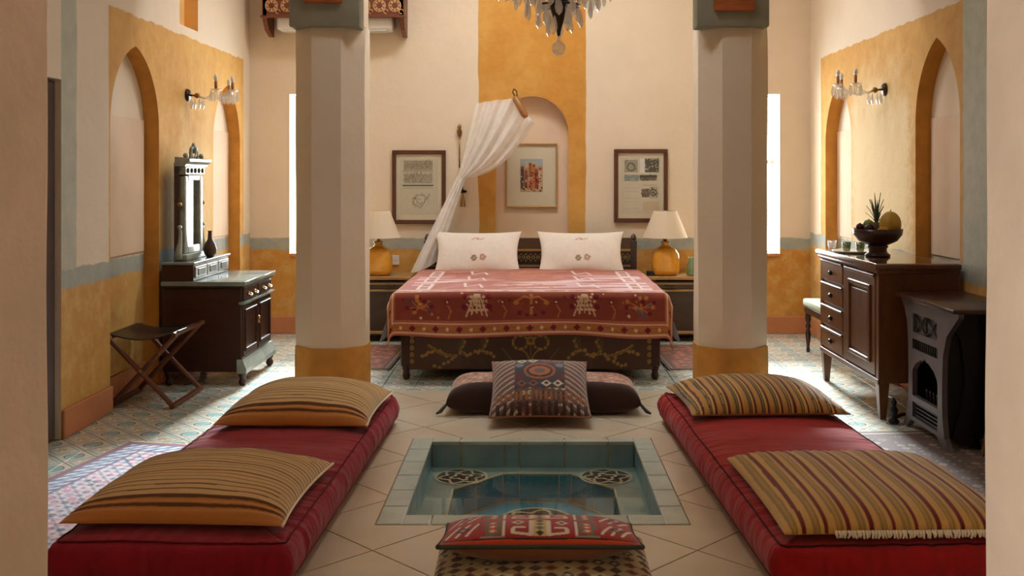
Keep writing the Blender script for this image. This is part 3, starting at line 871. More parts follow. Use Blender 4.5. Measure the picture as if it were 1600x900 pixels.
# ------------------------------------------------------------------ floor mattresses and striped cushions
def mattress(name, W, L, H, crown, loc, rz, label, mat, seed):
    t = thing(name, label, 'mattress', loc, 'red floor mattresses'); t.rotation_euler = (0, 0, rz)
    rnd = 0.04
    def ring(d):
        hw, hl, r = W/2-d, L/2-d, max(rnd-d*0.6, 0.012)
        r = min(r, hw*0.95, hl*0.95)
        pts = []
        c4 = ((hw-r, hl-r, 0), (-hw+r, hl-r, PI/2), (-hw+r, -hl+r, PI), (hw-r, -hl+r, 1.5*PI))
        for q in range(4):
            cx, cy, a0 = c4[q]; nx_, ny_, _ = c4[(q+1) % 4]
            for i in range(7):
                a = a0+PI/2*i/6; pts.append((cx+r*math.cos(a), cy+r*math.sin(a)))
            ex, ey = pts[-1]; a = a0+PI/2
            fx, fy = nx_+r*math.cos(a), ny_+r*math.sin(a)
            k_ = 26 if q % 2 == 0 else 70
            for i in range(1, k_): pts.append((ex+(fx-ex)*i/k_, ey+(fy-ey)*i/k_))
        return pts
    prof = [(0.03, 0.0), (0.012, 0.012), (0.0, 0.035), (-0.008, 0.07), (-0.008, H-0.06), (0.0, H-0.03), (0.012, H-0.010), (0.03, H)]
    prof += [(0.05, H+0.004), (0.075, H+crown*0.35), (0.11, H+crown*0.6), (0.16, H+crown*0.8), (0.23, H+crown*0.92), (0.31, H+crown), (0.39, H+crown), (W/2-0.02, H+crown)]
    R = np.array([[(x, y, z) for x, y in ring(d)] for d, z in prof])
    per = np.arange(R.shape[1])
    X, Y, Z = R[..., 0], R[..., 1], R[..., 2]
    side = np.exp(-((Z-(H-0.05))/0.05)**2)
    # slanting pull-wrinkles in the side walls and edges, soft hollows on top
    s_ = np.cumsum(np.r_[0, np.hypot(np.diff(X[3]), np.diff(Y[3]))])[None, :]
    rs = np.random.RandomState(seed); amp = 0.5+0.5*np.sin(s_*3.1+seed)*np.sin(s_*1.3)
    wv = np.sin((s_+0.5*Z)*62+2.2*np.sin(s_*9))*0.009*amp*side*1.3
    n_out = np.stack([X/(W/2), Y/(L/2)], -1); n_out = np.sign(n_out)*abs(n_out)**6
    n_out /= np.maximum(1e-3, np.linalg.norm(n_out, axis=-1, keepdims=True))
    onside = (Z < H+0.003) & (Z > 0.005)
    R[..., 0] += n_out[..., 0]*wv*onside; R[..., 1] += n_out[..., 1]*wv*onside
    R[..., 2] += np.where(Z >= H-0.001, smooth_noise(X, Y, 9, seed)*0.007+smooth_noise(X, Y, 40, seed+1)*0.0025+wv*0.9, 0)
    bm = NB(); prev = None
    for k_ in range(R.shape[0]):
        r = [bm.verts.new(tuple(p)) for p in R[k_]]
        if prev:
            for i in range(len(r)): bm.faces.new((prev[i], prev[(i+1) % len(r)], r[(i+1) % len(r)], r[i]))
        else: bm.faces.new(list(reversed(r)))
        prev = r
    bm.faces.new(prev)
    body = obj('cover', bm, mat, t, True, local=True)
    for (kk, nm, rr) in ((7, 'top_piping', 0.0035), (2, 'bottom_zip', 0.003)):
        pts = [tuple(p) for p in R[kk]]; pts.append(pts[0])
        if kk == 7: pts = [(x, y, z+0.003) for x, y, z in pts]
        obj(nm, tube(NB(), pts, rr, 5, cap=False), 'piping' if mat == 'red2' else 'piping2', t, True, local=True)
    return t
MH = 0.155
mattress('floor_mattress', 0.90, 2.48, MH, 0.022, (-1.278, 4.81, 0.012), -0.0239, 'crimson floor mattress under two tan corduroy-striped cushions', 'red', 3)
mattress('floor_mattress', 0.91, 2.56, MH, 0.022, (1.289, 4.83, 0.012), 0.033, 'bright red floor mattress under two gold and maroon striped cushions', 'red2', 5)

TAN, BRN, ORG = lin(222, 186, 132), lin(104, 66, 32), lin(190, 124, 58)
def cord(pitch, dark):
    def f(p):
        p.put(p.Y > -9, TAN)
        ph = (p.Y/pitch) % 1.0
        p.put((ph > 0.30) & (ph < 0.60), lin(198, 150, 88))
        p.put(ph < 0.22, dark)
        p.put(p.Y < p.Y.min()+0.085, ORG)
        p.put((abs(p.Y-(p.Y.min()+0.09)) < 0.006) | (abs(p.Y-(p.Y.min()+0.055)) < 0.004), BRN)
    return f
def ridge_y(pitch, amp): return lambda X, Y: amp*np.sin(2*PI*(Y/pitch+0.14))
def sag(k1, y0):     # the front edge slumps down over itself
    def f(T):
        T = T.copy(); d = np.clip((y0-T[..., 1]), 0, None); T[..., 2] -= k1*d*d; return T
    return f
c = cushion('striped_cushion', 0.84, 0.80, 0.125, 0.03, (-1.315, 4.06, 0.212), (0.0, 0.0, -0.035), cord(0.031, BRN), 'tan corduroy-striped cushion nearest the camera on the left mattress', group='striped cushions on the mattresses', n=(64, 330), ridge=ridge_y(0.031, 0.0035), seed=4, back=ORG)
rim_tube('white_piping', 0.84, 0.80, 0.006, 'whitepiping', c, sides=('right',))
c = cushion('striped_cushion', 0.80, 0.80, 0.145, 0.035, (-1.225, 5.50, 0.216), (0.0, 0.0, -0.03), cord(0.034, lin(110, 70, 34)), 'tan corduroy-striped cushion at the far end of the left mattress', group='striped cushions on the mattresses', n=(64, 330), ridge=ridge_y(0.034, 0.0035), seed=8, back=ORG)
rim_tube('white_piping', 0.80, 0.80, 0.006, 'whitepiping', c, sides=('right',))
def gold(rep, far):
    def f(p):
        g1, g2 = lin(208, 160, 84), lin(188, 138, 66)
        p.put(p.X > -9, g1)
        ph = ((p.X-p.X.min())/rep) % 1.0
        p.put((ph > 0.30) & (ph < 0.62), lin(150, 124, 70))
        p.put((ph > 0.42) & (ph < 0.50), g2)
        p.put((ph > 0.80) & (ph < 0.98), lin(110, 30, 26))
        if far:
            p.put((ph > 0.40) & (ph < 0.47), lin(52, 34, 24)); p.put((ph > 0.55) & (ph < 0.62), lin(52, 34, 24))
            p.put((ph > 0.80) & (ph < 0.98), lin(84, 34, 24))
            p.put((ph <= 0.3), lin(188, 134, 64))
    return f
c = cushion('striped_cushion', 0.90, 0.96, 0.085, 0.03, (1.36, 4.07, 0.206), (0.0, 0.0, 0.02), gold(0.083, False), 'gold and maroon striped cushion with cream fringe, nearest on the right mattress', group='striped cushions on the mattresses', n=(190, 60), seed=9, back=lin(190, 140, 66), b=0.4, a=3.0, pinch=0.03, ridge=lambda X, Y: 0.0022*np.sin(2*PI*X/0.0415))
bm = NB()
for i in range(64):
    x = -0.26+0.70*i/64.0; ln = 0.012+0.006*random.random()
    tube(bm, [(x, -0.474, 0.008), (x+random.uniform(-.004, .004), -0.486, 0.0), (x+random.uniform(-.006, .006), -0.478-ln*0.3, -ln)], [0.006, 0.006, 0.004], 5)
fr = obj('fringe', bm, 'whitepiping', c, True, local=True); fr['kind'] = 'stuff'
c = cushion('striped_cushion', 0.86, 0.74, 0.125, 0.035, (1.28, 5.70, 0.216), (0.0, 0.0, 0.05), gold(0.072, True), 'gold cushion with dark brown stripes at the far end of the right mattress', group='striped cushions on the mattresses', n=(190, 70), seed=13, back=lin(150, 100, 46), ridge=lambda X, Y: 0.002*np.sin(2*PI*X/0.036))
rim_tube('piping', 0.86, 0.74, 0.004, 'brownfab', c)

# ------------------------------------------------------------------ floor cushions round the pool
def carpet_paint(seed, base, cols, cell=0.045):
    def f(p):
        ix, iy = np.floor(p.X/cell), np.floor(p.Y/cell)
        fx, fy = p.X/cell-ix-0.5, p.Y/cell-iy-0.5
        p.put(p.X > -9, base)
        h = hash2(ix, iy, seed)
        for i, c_ in enumerate(cols):
            lo, hi = i/len(cols), (i+1)/len(cols)
            p.put((h >= lo) & (h < hi) & (abs(fx)+abs(fy) < 0.46), c_)
            p.put((h >= lo) & (h < hi) & (abs(fx)+abs(fy) < 0.20), cols[(i+2) % len(cols)])
    return f
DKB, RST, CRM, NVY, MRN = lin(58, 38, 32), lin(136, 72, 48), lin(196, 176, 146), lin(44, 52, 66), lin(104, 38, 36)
c = cushion('long_floor_cushion', 1.22, 0.46, 0.13, 0.075, (0.085, 6.42, 0.078), (0, 0, 0), lambda p: (carpet_paint(3, lin(170, 128, 108), [lin(196, 160, 140), lin(150, 96, 82), lin(204, 178, 160), lin(130, 84, 74)], 0.035)(p), p.put(p.Y < -0.165, DKB)), 'long low pink-brown woven cushion on the floor before the bed', n=(140, 90), seed=3, a=7.0, b=0.40, back=DKB, pinch=0.02)  # dark front edge and underside paint in the shade on the near side
for s in (-1, 1):
    bm = NB()
    tube(bm, [(s*0.60, -0.20, 0.0), (s*0.645, -0.22, -0.05), (s*0.67, -0.23, -0.062)], [0.008, 0.012, 0.006], 6)
    obj('tassel', bm, 'greypiping', c, True, local=True)
def square_paint(p):
    carpet_paint(5, lin(96, 70, 58), [RST, NVY, CRM, DKB, MRN], 0.04)(p)
    m = abs(p.X) > 0.155
    ph = ((p.Y+0.7*abs(p.X))/0.05) % 1.0
    p.put(m, lin(168, 146, 132)); p.put(m & (ph < 0.45), lin(112, 76, 62)); p.put(m & (ph > 0.8), lin(70, 54, 50))
    p.rect(-0.15, 0.15, -0.10, 0.235, lin(58, 56, 62))
    for yy in (-0.06, 0.19): 
        for xx in (-0.11, -0.04, 0.04, 0.11): p.diamond(xx, yy, 0.033, RST if xx*yy > 0 else CRM); p.diamond(xx, yy, 0.015, DKB)
    p.disc(0, 0.065, 0.10, lin(150, 84, 52), 0.085); p.disc(0, 0.065, 0.082, DKB, 0.068); p.disc(0, 0.065, 0.066, lin(160, 96, 62), 0.05); p.disc(0, 0.065, 0.034, lin(96, 90, 92), 0.024)
    for xx in (-0.125, 0.125): p.disc(xx, 0.13, 0.026, lin(112, 116, 124)); p.disc(xx, 0.0, 0.026, MRN)
    p.put((p.Y < -0.20) & (np.floor(p.X/0.022) % 2 == 0), lin(66, 44, 34))
    ph2 = (p.X/0.03) % 1.0
    p.put((p.Y < -0.13) & (p.Y > -0.19) & (ph2 < 0.5), lin(140, 88, 46))
c = cushion('square_carpet_cushion', 0.60, 0.54, 0.095, 0.05, (0.06, 6.13, 0.185), (math.radians(26), 0, 0), square_paint, 'square carpet-woven cushion leaning on the long low cushion', n=(120, 110), seed=6, back=DKB, pinch=0.05)
rim_tube('edge_cord', 0.60, 0.54, 0.006, 'brownfab', c, pinch=0.05)
def kilim(p):
    RED, DR, OR, W_, BK = lin(168, 28, 26), lin(140, 22, 24), lin(206, 74, 30), lin(224, 214, 190), lin(40, 34, 34)
    GRN, PNK = lin(96, 112, 84), lin(206, 140, 120)
    p.put(p.X > -9, RED)
    p.rect(-9, 9, -9, -0.203, OR)
    p.rect(-9, 9, -0.204, -0.199, BK)
    p.put((p.Y > 0.185), CRM)
    for xx, k_ in ((-0.27, 0), (-0.165, 1), (-0.062, 2), (0.0, 3), (0.062, -2), (0.165, -1), (0.27, 0)):
        for yy in (-0.125, 0.03):
            s = 1 if k_ >= 0 else -1
            if k_ == 0:
                for q in (-0.035, 0.0, 0.035): p.line((xx+q-0.02, yy-0.05), (xx+q+0.02, yy+0.05), 0.011, W_)
                p.diamond(xx, yy, 0.028, BK); p.diamond(xx, yy, 0.014, PNK)
            elif abs(k_) == 1:
                p.rect(xx-0.026, xx+0.026, yy-0.06, yy+0.06, GRN); p.rect(xx-0.016, xx+0.016, yy-0.05, yy+0.05, OR)
                for q in (-0.035, 0.0, 0.035): p.diamond(xx, yy+q, 0.012, W_)
                p.poly([(xx+s*0.038, yy-0.065), (xx+s*0.038, yy+0.065)], 0.009, W_)
                p.poly([(xx-0.04, yy-0.068), (xx+0.04, yy-0.068)], 0.008, lin(150, 140, 128))
            elif abs(k_) == 2:
                p.poly([(xx+s*0.032, yy+0.055), (xx+s*0.032, yy-0.06), (xx-s*0.034, yy-0.05), (xx-s*0.03, yy-0.015), (xx+s*0.006, yy-0.015)], 0.013, W_)
                p.diamond(xx-s*0.015, yy+0.035, 0.024, W_); p.diamond(xx-s*0.015, yy+0.035, 0.012, BK)
            else:
                p.rect(xx-0.02, xx+0.02, yy-0.068, yy+0.068, lin(214, 180, 110))
                for q in (-0.05, -0.017, 0.017, 0.05): p.diamond(xx, yy+q, 0.016, GRN if q*q < .001 else BK)
    for xx in (-0.12, 0.12, -0.21, 0.21): p.poly([(xx, -0.16), (xx, 0.17)], 0.006, DR)
c = cushion('kilim_cushion', 0.70, 0.44, 0.060, 0.085, (0.035, 3.60, 0.200), (math.radians(-10), 0, 0.0), kilim, 'red kilim cushion with white hooked motifs on top of the carpet cushion by the pool', n=(170, 130), seed=21, back=lin(150, 92, 62), b=0.55, pinch=0.03)
rim_tube('grey_piping', 0.70, 0.44, 0.0085, 'greypiping', c, pinch=0.03, z=-0.004)
cushion('carpet_floor_cushion', 0.78, 0.66, 0.075, 0.085, (0.045, 3.52, 0.088), (0, 0, 0.0), carpet_paint(9, lin(196, 178, 134), [DKB, lin(214, 200, 156), MRN, NVY, DKB, RST, lin(70, 60, 50)], 0.055), 'brown and cream carpet cushion lying under the red kilim cushion', n=(120, 100), seed=31, a=4.5, b=0.4, back=lin(96, 62, 48), pinch=0.02)

# ------------------------------------------------------------------ rugs
def rug(name, W, L, loc, rz, paint, label, fringe=True, res=0.009):
    u = np.linspace(-W/2, W/2, int(W/res)); v = np.linspace(-L/2, L/2, int(L/res))
    U, Vv = np.meshgrid(u, v, indexing='ij')
    p = Paint(U, Vv, (0.5, 0.5, 0.5, 1)); paint(p, W, L)
    Z = 0.008+0.0012*smooth_noise(U, Vv, 14, 5)
    me = grid_mesh(name, np.stack([U, Vv, Z], -1), p.c, (np.stack([U, Vv, Z*0+0.0008], -1), p.c*0.6)); finish(me, 'woven', False)
    o = link(name, me, None, loc, (0, 0, rz)); tag(o, label, 'rug')
    if fringe:
        bm = NB()
        for e in (-1, 1):
            for i in range(int(W/0.012)):
                x = -W/2+0.006+i*0.012
                tube(bm, [(x, e*L/2, 0.005), (x+random.uniform(-.004, .004), e*(L/2+0.03), 0.003)], 0.0022, 4)
        f = obj('fringe', bm, 'whitepiping', o, False, local=True); f['kind'] = 'stuff'
    return o
def pink_rug(p, W, L):
    b1, wh, pk, lb = lin(62, 72, 116), lin(214, 206, 208), lin(206, 112, 140), lin(130, 160, 190)
    p.put(p.X > -9, wh)
    carpet_paint(2, wh, [b1, pk, lb, lin(216, 190, 200), lin(60, 90, 120)], 0.052)(p)
    q = ((p.X+p.Y)/0.11) % 1.0; q2 = ((p.X-p.Y)/0.11) % 1.0
    p.put((q < 0.10) | (q2 < 0.10), lin(196, 150, 176)); p.put(abs(q-0.5) < 0.05, b1)
    d = np.minimum(W/2-abs(p.X), L/2-abs(p.Y))
    ph = np.floor((p.X-p.Y)/0.035) % 2
    p.put(d < 0.17, lin(90, 92, 134)); p.put((d < 0.15) & (d > 0.05) & (ph == 0), wh); p.put((d < 0.11) & (d > 0.085), lb)
    p.put(d < 0.03, lin(120, 34, 52))
rug('oriental_rug', 0.90, 1.95, (-1.99, 4.53, 0.0005), -0.19, pink_rug, 'pink, white and blue oriental rug beside the crimson mattress')
def dark_rug(p, W, L):
    carpet_paint(4, lin(70, 50, 42), [lin(52, 36, 32), lin(150, 128, 108), lin(96, 52, 42), lin(120, 100, 86), lin(40, 34, 36)], 0.06)(p)
    d = np.minimum(W/2-abs(p.X), L/2-abs(p.Y))
    p.put(d < 0.10, lin(64, 44, 38)); p.put((d > 0.04) & (d < 0.06), lin(170, 150, 124))
rug('dark_rug', 0.95, 1.75, (2.06, 4.92, 0.0005), 0.06, dark_rug, 'dark brown mottled rug beside the iron stove', fringe=False)
def red_rug(p, W, L):
    carpet_paint(6, lin(128, 62, 48), [lin(150, 92, 66), lin(84, 48, 40), lin(168, 120, 92), lin(70, 60, 62)], 0.06)(p)
    d = np.minimum(W/2-abs(p.X), L/2-abs(p.Y))
    p.put(d < 0.07, lin(84, 60, 50)); p.put((d > 0.03) & (d < 0.045), lin(180, 150, 120))
rug('bedside_rug', 0.62, 1.10, (1.36, 8.22, 0.0005), 0.03, red_rug, 'small rust-red rug on the right side of the bed')
rug('bedside_rug', 0.62, 1.10, (-1.38, 8.22, 0.0005), -0.02, red_rug, 'small rust-red rug on the left side of the bed')

# ------------------------------------------------------------------ bed
BX0, BX1, BYF, BYB = -0.945, 0.955, 7.30, 9.22
bed = thing('bed', 'wide wooden bed with a painted floral footboard', 'bed', (0.005, 8.2, 0))
obj('base_box', B(BX0+0.03, BX1-0.03, BYF+0.03, BYB, 0.10, 0.40, 0.005), 'tablewood', bed, False)
GLD, OLV, GB = lin(170, 130, 66), lin(110, 96, 52), lin(84, 56, 38)
def footboard(p):
    p.put(p.X > -9, lin(78, 50, 34))
    p.put(smooth_noise(p.X, p.Y, 16, 3) > 0.25, lin(86, 57, 40))
    rs = np.random.RandomState(4)
    for s in (-1, 1):
        # flowering sprays to both sides of the middle
        for (x0, x1, bend) in ((0.28, 0.46, 1), (0.46, 0.70, -1), (0.62, 0.80, 1)):
            pts = [(s*(x0+(x1-x0)*t), -0.055+0.06*t*bend*math.sin(t*2.4)+0.03*math.sin(5*t)) for t in np.linspace(0, 1, 9)]
            p.poly(pts, 0.008, OLV)
            for (qx, qy) in pts: p.disc(qx+rs.uniform(-.01, .01), qy+rs.uniform(-.012, .012), 0.013, GLD)
        for (x0, up) in ((0.335, 0.11), (0.50, 0.10)):
            for t in np.linspace(0, 1, 7):
                p.disc(s*(x0+0.015*math.sin(6*t)), -0.03+up*t, 0.012, GLD if int(t*6) % 2 else OLV)
                p.line((s*x0, -0.03+up*t), (s*(x0+0.03), -0.015+up*t), 0.006, OLV)
        p.poly([(s*(0.55+0.20*t), -0.05+0.075*t*t) for t in np.linspace(0, 1, 8)], 0.020, GLD)
        p.poly([(s*(0.56+0.20*t), -0.048+0.075*t*t) for t in np.linspace(0, 1, 8)], 0.006, GB)
        for t in np.linspace(0, 2*PI, 22): p.disc(s*0.075+0.055*math.cos(t)*s, 0.05+0.05*math.sin(t), 0.010, GLD if int(t*4) % 2 else OLV)
        for t in np.linspace(0, 1, 7): p.line((s*(0.12+0.05*t), -0.10+0.06*t), (s*(0.15+0.06*t), -0.07+0.08*t), 0.008, OLV)
        for yy in (-0.09, -0.04, 0.01, 0.06, 0.10): p.disc(s*0.875, yy, 0.016, GLD); p.disc(s*0.875, yy, 0.008, OLV)
    p.disc(0, 0.065, 0.03, GLD); p.disc(0, 0.065, 0.016, lin(120, 60, 40)); p.poly([(0, 0.03), (0, -0.12)], 0.01, OLV)
    for xx in (-0.03, 0.03): p.poly([(0, -0.10), (xx, -0.03), (xx*2.2, 0.0)], 0.008, GLD)
fb = obj('footboard', B(BX0+0.05, BX1-0.05, BYF+0.004, BYF+0.034, 0.075, 0.42, 0.003), 'tablewood', bed, False)
painted_panel('painted_front', (0.005, BYF+0.0025, 0.225), (1, 0, 0), (0, 0, 1), 1.79, 0.285, footboard, 0.0055, 'painted', fb)
for x in (BX0+0.03, BX1-0.03):
    bm = B(x-0.035, x+0.035, BYF, BYF+0.07, 0.10, 0.42, 0.006)
    lathe(bm, [(0.018, 0.0), (0.026, 0.012), (0.030, 0.03), (0.022, 0.055), (0.030, 0.075), (0.034, 0.10)], (x, BYF+0.035, 0), 16)
    obj('leg', bm, 'darkwood', bed, 40)
for x in (BX0+0.06, BX1-0.06): obj('leg', B(x-0.03, x+0.03, BYB-0.07, BYB, 0.0, 0.12), 'darkwood', bed, False)
def headpaint(p):
    p.put(p.X > -9, lin(84, 60, 40))
    p.rect(-9, 9, -9, 0.06, lin(34, 24, 20))
    for xx in np.arange(-0.92, 0.93, 0.045):
        p.ring(xx, 0.0, 0.010, 0.017, lin(166, 132, 78)); p.disc(xx+0.0225, 0.028, 0.007, lin(150, 112, 62)); p.disc(xx+0.0225, -0.03, 0.007, lin(150, 112, 62))
    p.rect(-9, 9, 0.055, 0.075, lin(176, 132, 66)); p.rect(-9, 9, -0.085, -0.07, lin(160, 118, 60))
hb = obj('headboard', B(BX0, BX1, 9.22, 9.27, 0.15, 0.925, 0.006), 'tablewood', bed, False)
painted_panel('headboard_painting', (0.005, 9.2175, 0.745), (1, 0, 0), (0, 0, 1), 1.86, 0.34, headpaint, 0.006, 'painted', hb)
for x in (BX0-0.01, BX1+0.01):
    obj('headboard_post', lathe(B(x-0.03, x+0.03, 9.215, 9.275, 0, 0.90, 0.005), [(0.02, 0.90), (0.03, 0.92), (0.018, 0.95), (0.0, 0.965)], (x, 9.245, 0), 12), 'darkwood', bed, 40)
obj('mattress', B(BX0+0.02, BX1-0.02, BYF+0.02, BYB-0.01, 0.40, 0.615, 0.04, 3), 'mattress', bed, 40)

# white under-sheet showing at both sides, and the embroidered bedspread
def drape(nS, nT, half, side_drop, front_drop, y_back, y_front, z_top, flare, wavy, seed):
    rr = 0.05
    L = y_back-y_front
    s = np.linspace(-(half+side_drop), half+side_drop, nS)
    t = np.concatenate([np.linspace(0, L-0.1, max(8, int(nT*0.62))), np.linspace(L-0.1, L+front_drop, int(nT*0.38))[1:]])
    Sg, Tg = np.meshgrid(s, t, indexing='ij')
    def fold(d, flare):          # distance past the edge -> (outward, down)
        d = np.clip(d, 0, None); a = np.clip(d/rr, 0, PI/2)
        out = rr*np.sin(a); dn = rr*(1-np.cos(a)); ex = np.clip(d-rr*PI/2, 0, None)
        return out+ex*flare, dn+ex*math.sqrt(1-flare*flare)
    oS, dS = fold(abs(Sg)-half, flare); oT, dT = fold(Tg-L, flare*0.25)
    X = np.sign(Sg)*(np.minimum(abs(Sg), half)+oS); Y = y_back-np.minimum(Tg, L)-oT
    crown = 0.012*(1-(X/1.1)**2)
    Z = z_top+crown-dS-dT+0.004*smooth_noise(X, Y, 11, seed)*np.exp(-dT*6)
    Y = Y-wavy*np.clip(dT, 0, 1)*(0.5+0.5*np.sin(Sg*9+seed))*np.clip(dT*4, 0, 1)
    Z = Z+0.016*np.sin(Sg*5.2+0.6)*np.clip(dT*3-0.2, 0, 1)
    X = X+np.sign(Sg)*wavy*0.5*np.clip(dS, 0, 1)*np.sin(Tg*11+seed)
    return Sg, Tg, L, np.stack([X, Y, Z], -1)
Sg, Tg, L, P = drape(110, 90, 0.955, 0.40, 0.0, 8.93, 7.285, 0.628, 0.30, 0.05, 2)
me = grid_mesh('bed_sheet', P); finish(me, 'sheet', True)
tag(link('bed_sheet', me), 'pale white sheet hanging out under the bedspread at both bed sides', 'sheet')
FD = 0.345
Sg, Tg, L, P = drape(330, 260, 0.97, 0.125, FD, 9.02, 7.24, 0.648, 0.33, 0.10, 1)
hem = (L+FD)-Tg; sd = (0.97+0.125)-abs(Sg); dd = np.minimum(hem, sd)
RUST, RUSTL, CR2, PURP, ORN, LIL = lin(134, 60, 44), lin(172, 94, 72), lin(214, 180, 146), lin(118, 22, 42), lin(190, 120, 60), lin(226, 206, 206)
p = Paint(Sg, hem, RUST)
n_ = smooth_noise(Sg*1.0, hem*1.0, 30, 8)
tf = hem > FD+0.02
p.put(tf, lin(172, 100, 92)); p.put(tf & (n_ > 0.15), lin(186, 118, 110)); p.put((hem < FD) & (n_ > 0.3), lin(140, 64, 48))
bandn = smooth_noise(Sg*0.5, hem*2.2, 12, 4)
p.put(tf & (hem < FD+1.15) & (bandn > 0.10) & (abs(Sg) < 0.92), lin(206, 164, 166)); p.put(tf & (hem < FD+1.15) & (bandn > 0.30) & (abs(Sg) < 0.92), lin(220, 190, 194))  # pale lilac blotches paint a satin sheen onto the top
p.put(tf & (hem > FD+1.25) & (bandn < -0.1), lin(160, 80, 66))
# border band
p.put(dd < 0.115, RUSTL); p.put((dd > 0.03) & (dd < 0.085), lin(178, 106, 60))
p.put((dd > 0.088) & (dd < 0.100), CR2); p.put((dd > 0.018) & (dd < 0.028), CR2)
for x in np.arange(-1.02, 1.03, 0.17):
    p.poly([(x+q, 0.056+0.016*math.sin(q*37)) for q in np.linspace(0, 0.17, 7)], 0.007, lin(126, 98, 52))
    p.diamond(x, 0.057, 0.026, PURP); p.disc(x+0.085, 0.057, 0.012, CR2)
for y in np.arange(0.2, 1.9, 0.17):
    for s in (-1, 1): p.diamond(s*1.038, y, 0.026, PURP)
# front row of embroidery
def bunch(cx, cy, sc, a, b, c_, seed):
    rs = np.random.RandomState(seed)
    for i in range(16):
        an = rs.uniform(0, 2*PI); r = sc*math.sqrt(rs.uniform(0.05, 1))
        x, y = cx+r*math.cos(an), cy+0.72*r*math.sin(an)
        p.line((cx, cy-0.02), (x, y), 0.006, b); p.disc(x, y, sc*0.15, (a, b, c_)[i % 3])
bunch(-0.80, 0.225, 0.105, PURP, ORN, lin(96, 70, 84), 3); bunch(0.80, 0.225, 0.105, PURP, ORN, lin(96, 84, 100), 4)
for cx in (-0.385, 0.395):
    for k_ in (-2, -1, 0, 1, 2):
        x1 = cx+k_*0.038
        p.poly([(cx+k_*0.008, 0.30), (cx+k_*0.02, 0.24), (x1, 0.17-0.012*abs(k_))], 0.011, CR2)
        for q in (0.28, 0.25, 0.22, 0.19): p.disc(cx+k_*0.03+(0.012 if int(q*100) % 2 else -0.012), q, 0.011, CR2)
    for sx in (-1, 1): p.disc(cx+sx*0.09, 0.21, 0.022, PURP); p.disc(cx+sx*0.085, 0.285, 0.02, PURP)
p.poly([(0.01, 0.30), (0.01, 0.16)], 0.016, ORN); p.poly([(-0.09, 0.255), (-0.04, 0.285), (0.01, 0.27), (0.06, 0.285), (0.11, 0.255)], 0.013, ORN)
for sx in (-1, 1): p.disc(0.01+sx*0.085, 0.165, 0.018, PURP); p.disc(0.01+sx*0.11, 0.24, 0.018, ORN); p.disc(0.01+sx*0.03, 0.15, 0.014, PURP)
rs = np.random.RandomState(12)
for cx in (-0.80, -0.385, 0.01, 0.395, 0.80):          # small roses and sprigs between the motifs
    for i in range(9):
        x = cx+rs.uniform(-0.17, 0.17); y = rs.uniform(0.13, 0.32)
        p.disc(x, y, rs.uniform(0.006, 0.011), (PURP, CR2, ORN, lin(150, 40, 60))[i % 4])
for cx in (-0.59, -0.19, 0.20, 0.60):
    p.poly([(cx, 0.13), (cx+0.02, 0.18), (cx-0.01, 0.23)], 0.007, ORN); p.disc(cx-0.01, 0.245, 0.018, PURP); p.disc(cx-0.01, 0.245, 0.008, CR2)
# fold line border and the field on top
p.rect(-0.98, 0.98, FD-0.012, FD+0.004, CR2)
for x in np.arange(-0.9, 0.95, 0.18): p.disc(x, FD+0.03, 0.028, PURP, 0.024); p.disc(x+0.09, FD+0.028, 0.018, CR2)
p.rect(-0.98, 0.98, FD+0.075, FD+0.10, LIL)
for cx in (-0.80, -0.44, 0.0, 0.44, 0.80):
    for cy in (FD+0.35, FD+0.85, FD+1.3):
        if abs(cx) == 0.44: p.poly([(cx-0.07, cy+0.22), (cx-0.05, cy-0.05), (cx+0.05, cy+0.12), (cx+0.08, cy-0.1)], 0.022, LIL)
        elif cx == 0.0:
            for q in np.arange(-0.16, 0.17, 0.04): p.disc(q, cy+0.1*math.sin(q*30), 0.022, ORN, 0.035)
        else:
            p.rect(cx-0.055, cx+0.055, cy-0.2, cy+0.22, LIL); p.rect(cx-0.03, cx+0.03, cy-0.15, cy+0.17, lin(176, 112, 104)); p.rect(cx-0.06, cx+0.06, cy-0.01, cy+0.03, LIL)
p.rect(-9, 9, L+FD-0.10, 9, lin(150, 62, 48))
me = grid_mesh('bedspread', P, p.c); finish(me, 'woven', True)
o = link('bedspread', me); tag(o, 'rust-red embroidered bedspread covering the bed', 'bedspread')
md = o.modifiers.new('thickness', 'SOLIDIFY'); md.thickness = 0.006; md.offset = 1

def pillow_paint(p):
    p.put(p.X > -9, lin(238, 230, 218))
    p.disc(-0.03, -0.075, 0.026, lin(150, 132, 104)); p.disc(-0.03, -0.075, 0.012, lin(206, 186, 160))
    p.disc(0.05, -0.07, 0.028, lin(190, 142, 116)); p.disc(0.05, -0.07, 0.012, lin(216, 190, 170))
    p.poly([(-0.06, 0.10), (-0.02, 0.125), (0.02, 0.105), (0.06, 0.12)], 0.010, lin(214, 176, 164)); p.disc(0.0, 0.115, 0.014, lin(208, 160, 150))
for x, lb in ((-0.475, 'white embroidered pillow on the left side of the bed, by the draped net'), (0.465, 'white embroidered pillow on the right side of the bed')):
    c = cushion('bed_pillow', 0.80, 0.44, 0.085, 0.075, (x, 9.03, 0.795), (math.radians(62), 0, 0.0), pillow_paint, lb, 'pillow', 'white bed pillows', n=(90, 60), seed=int(abs(x)*40), a=2.0, b=0.55, pinch=0.10, mat='woven', wr=0.009)

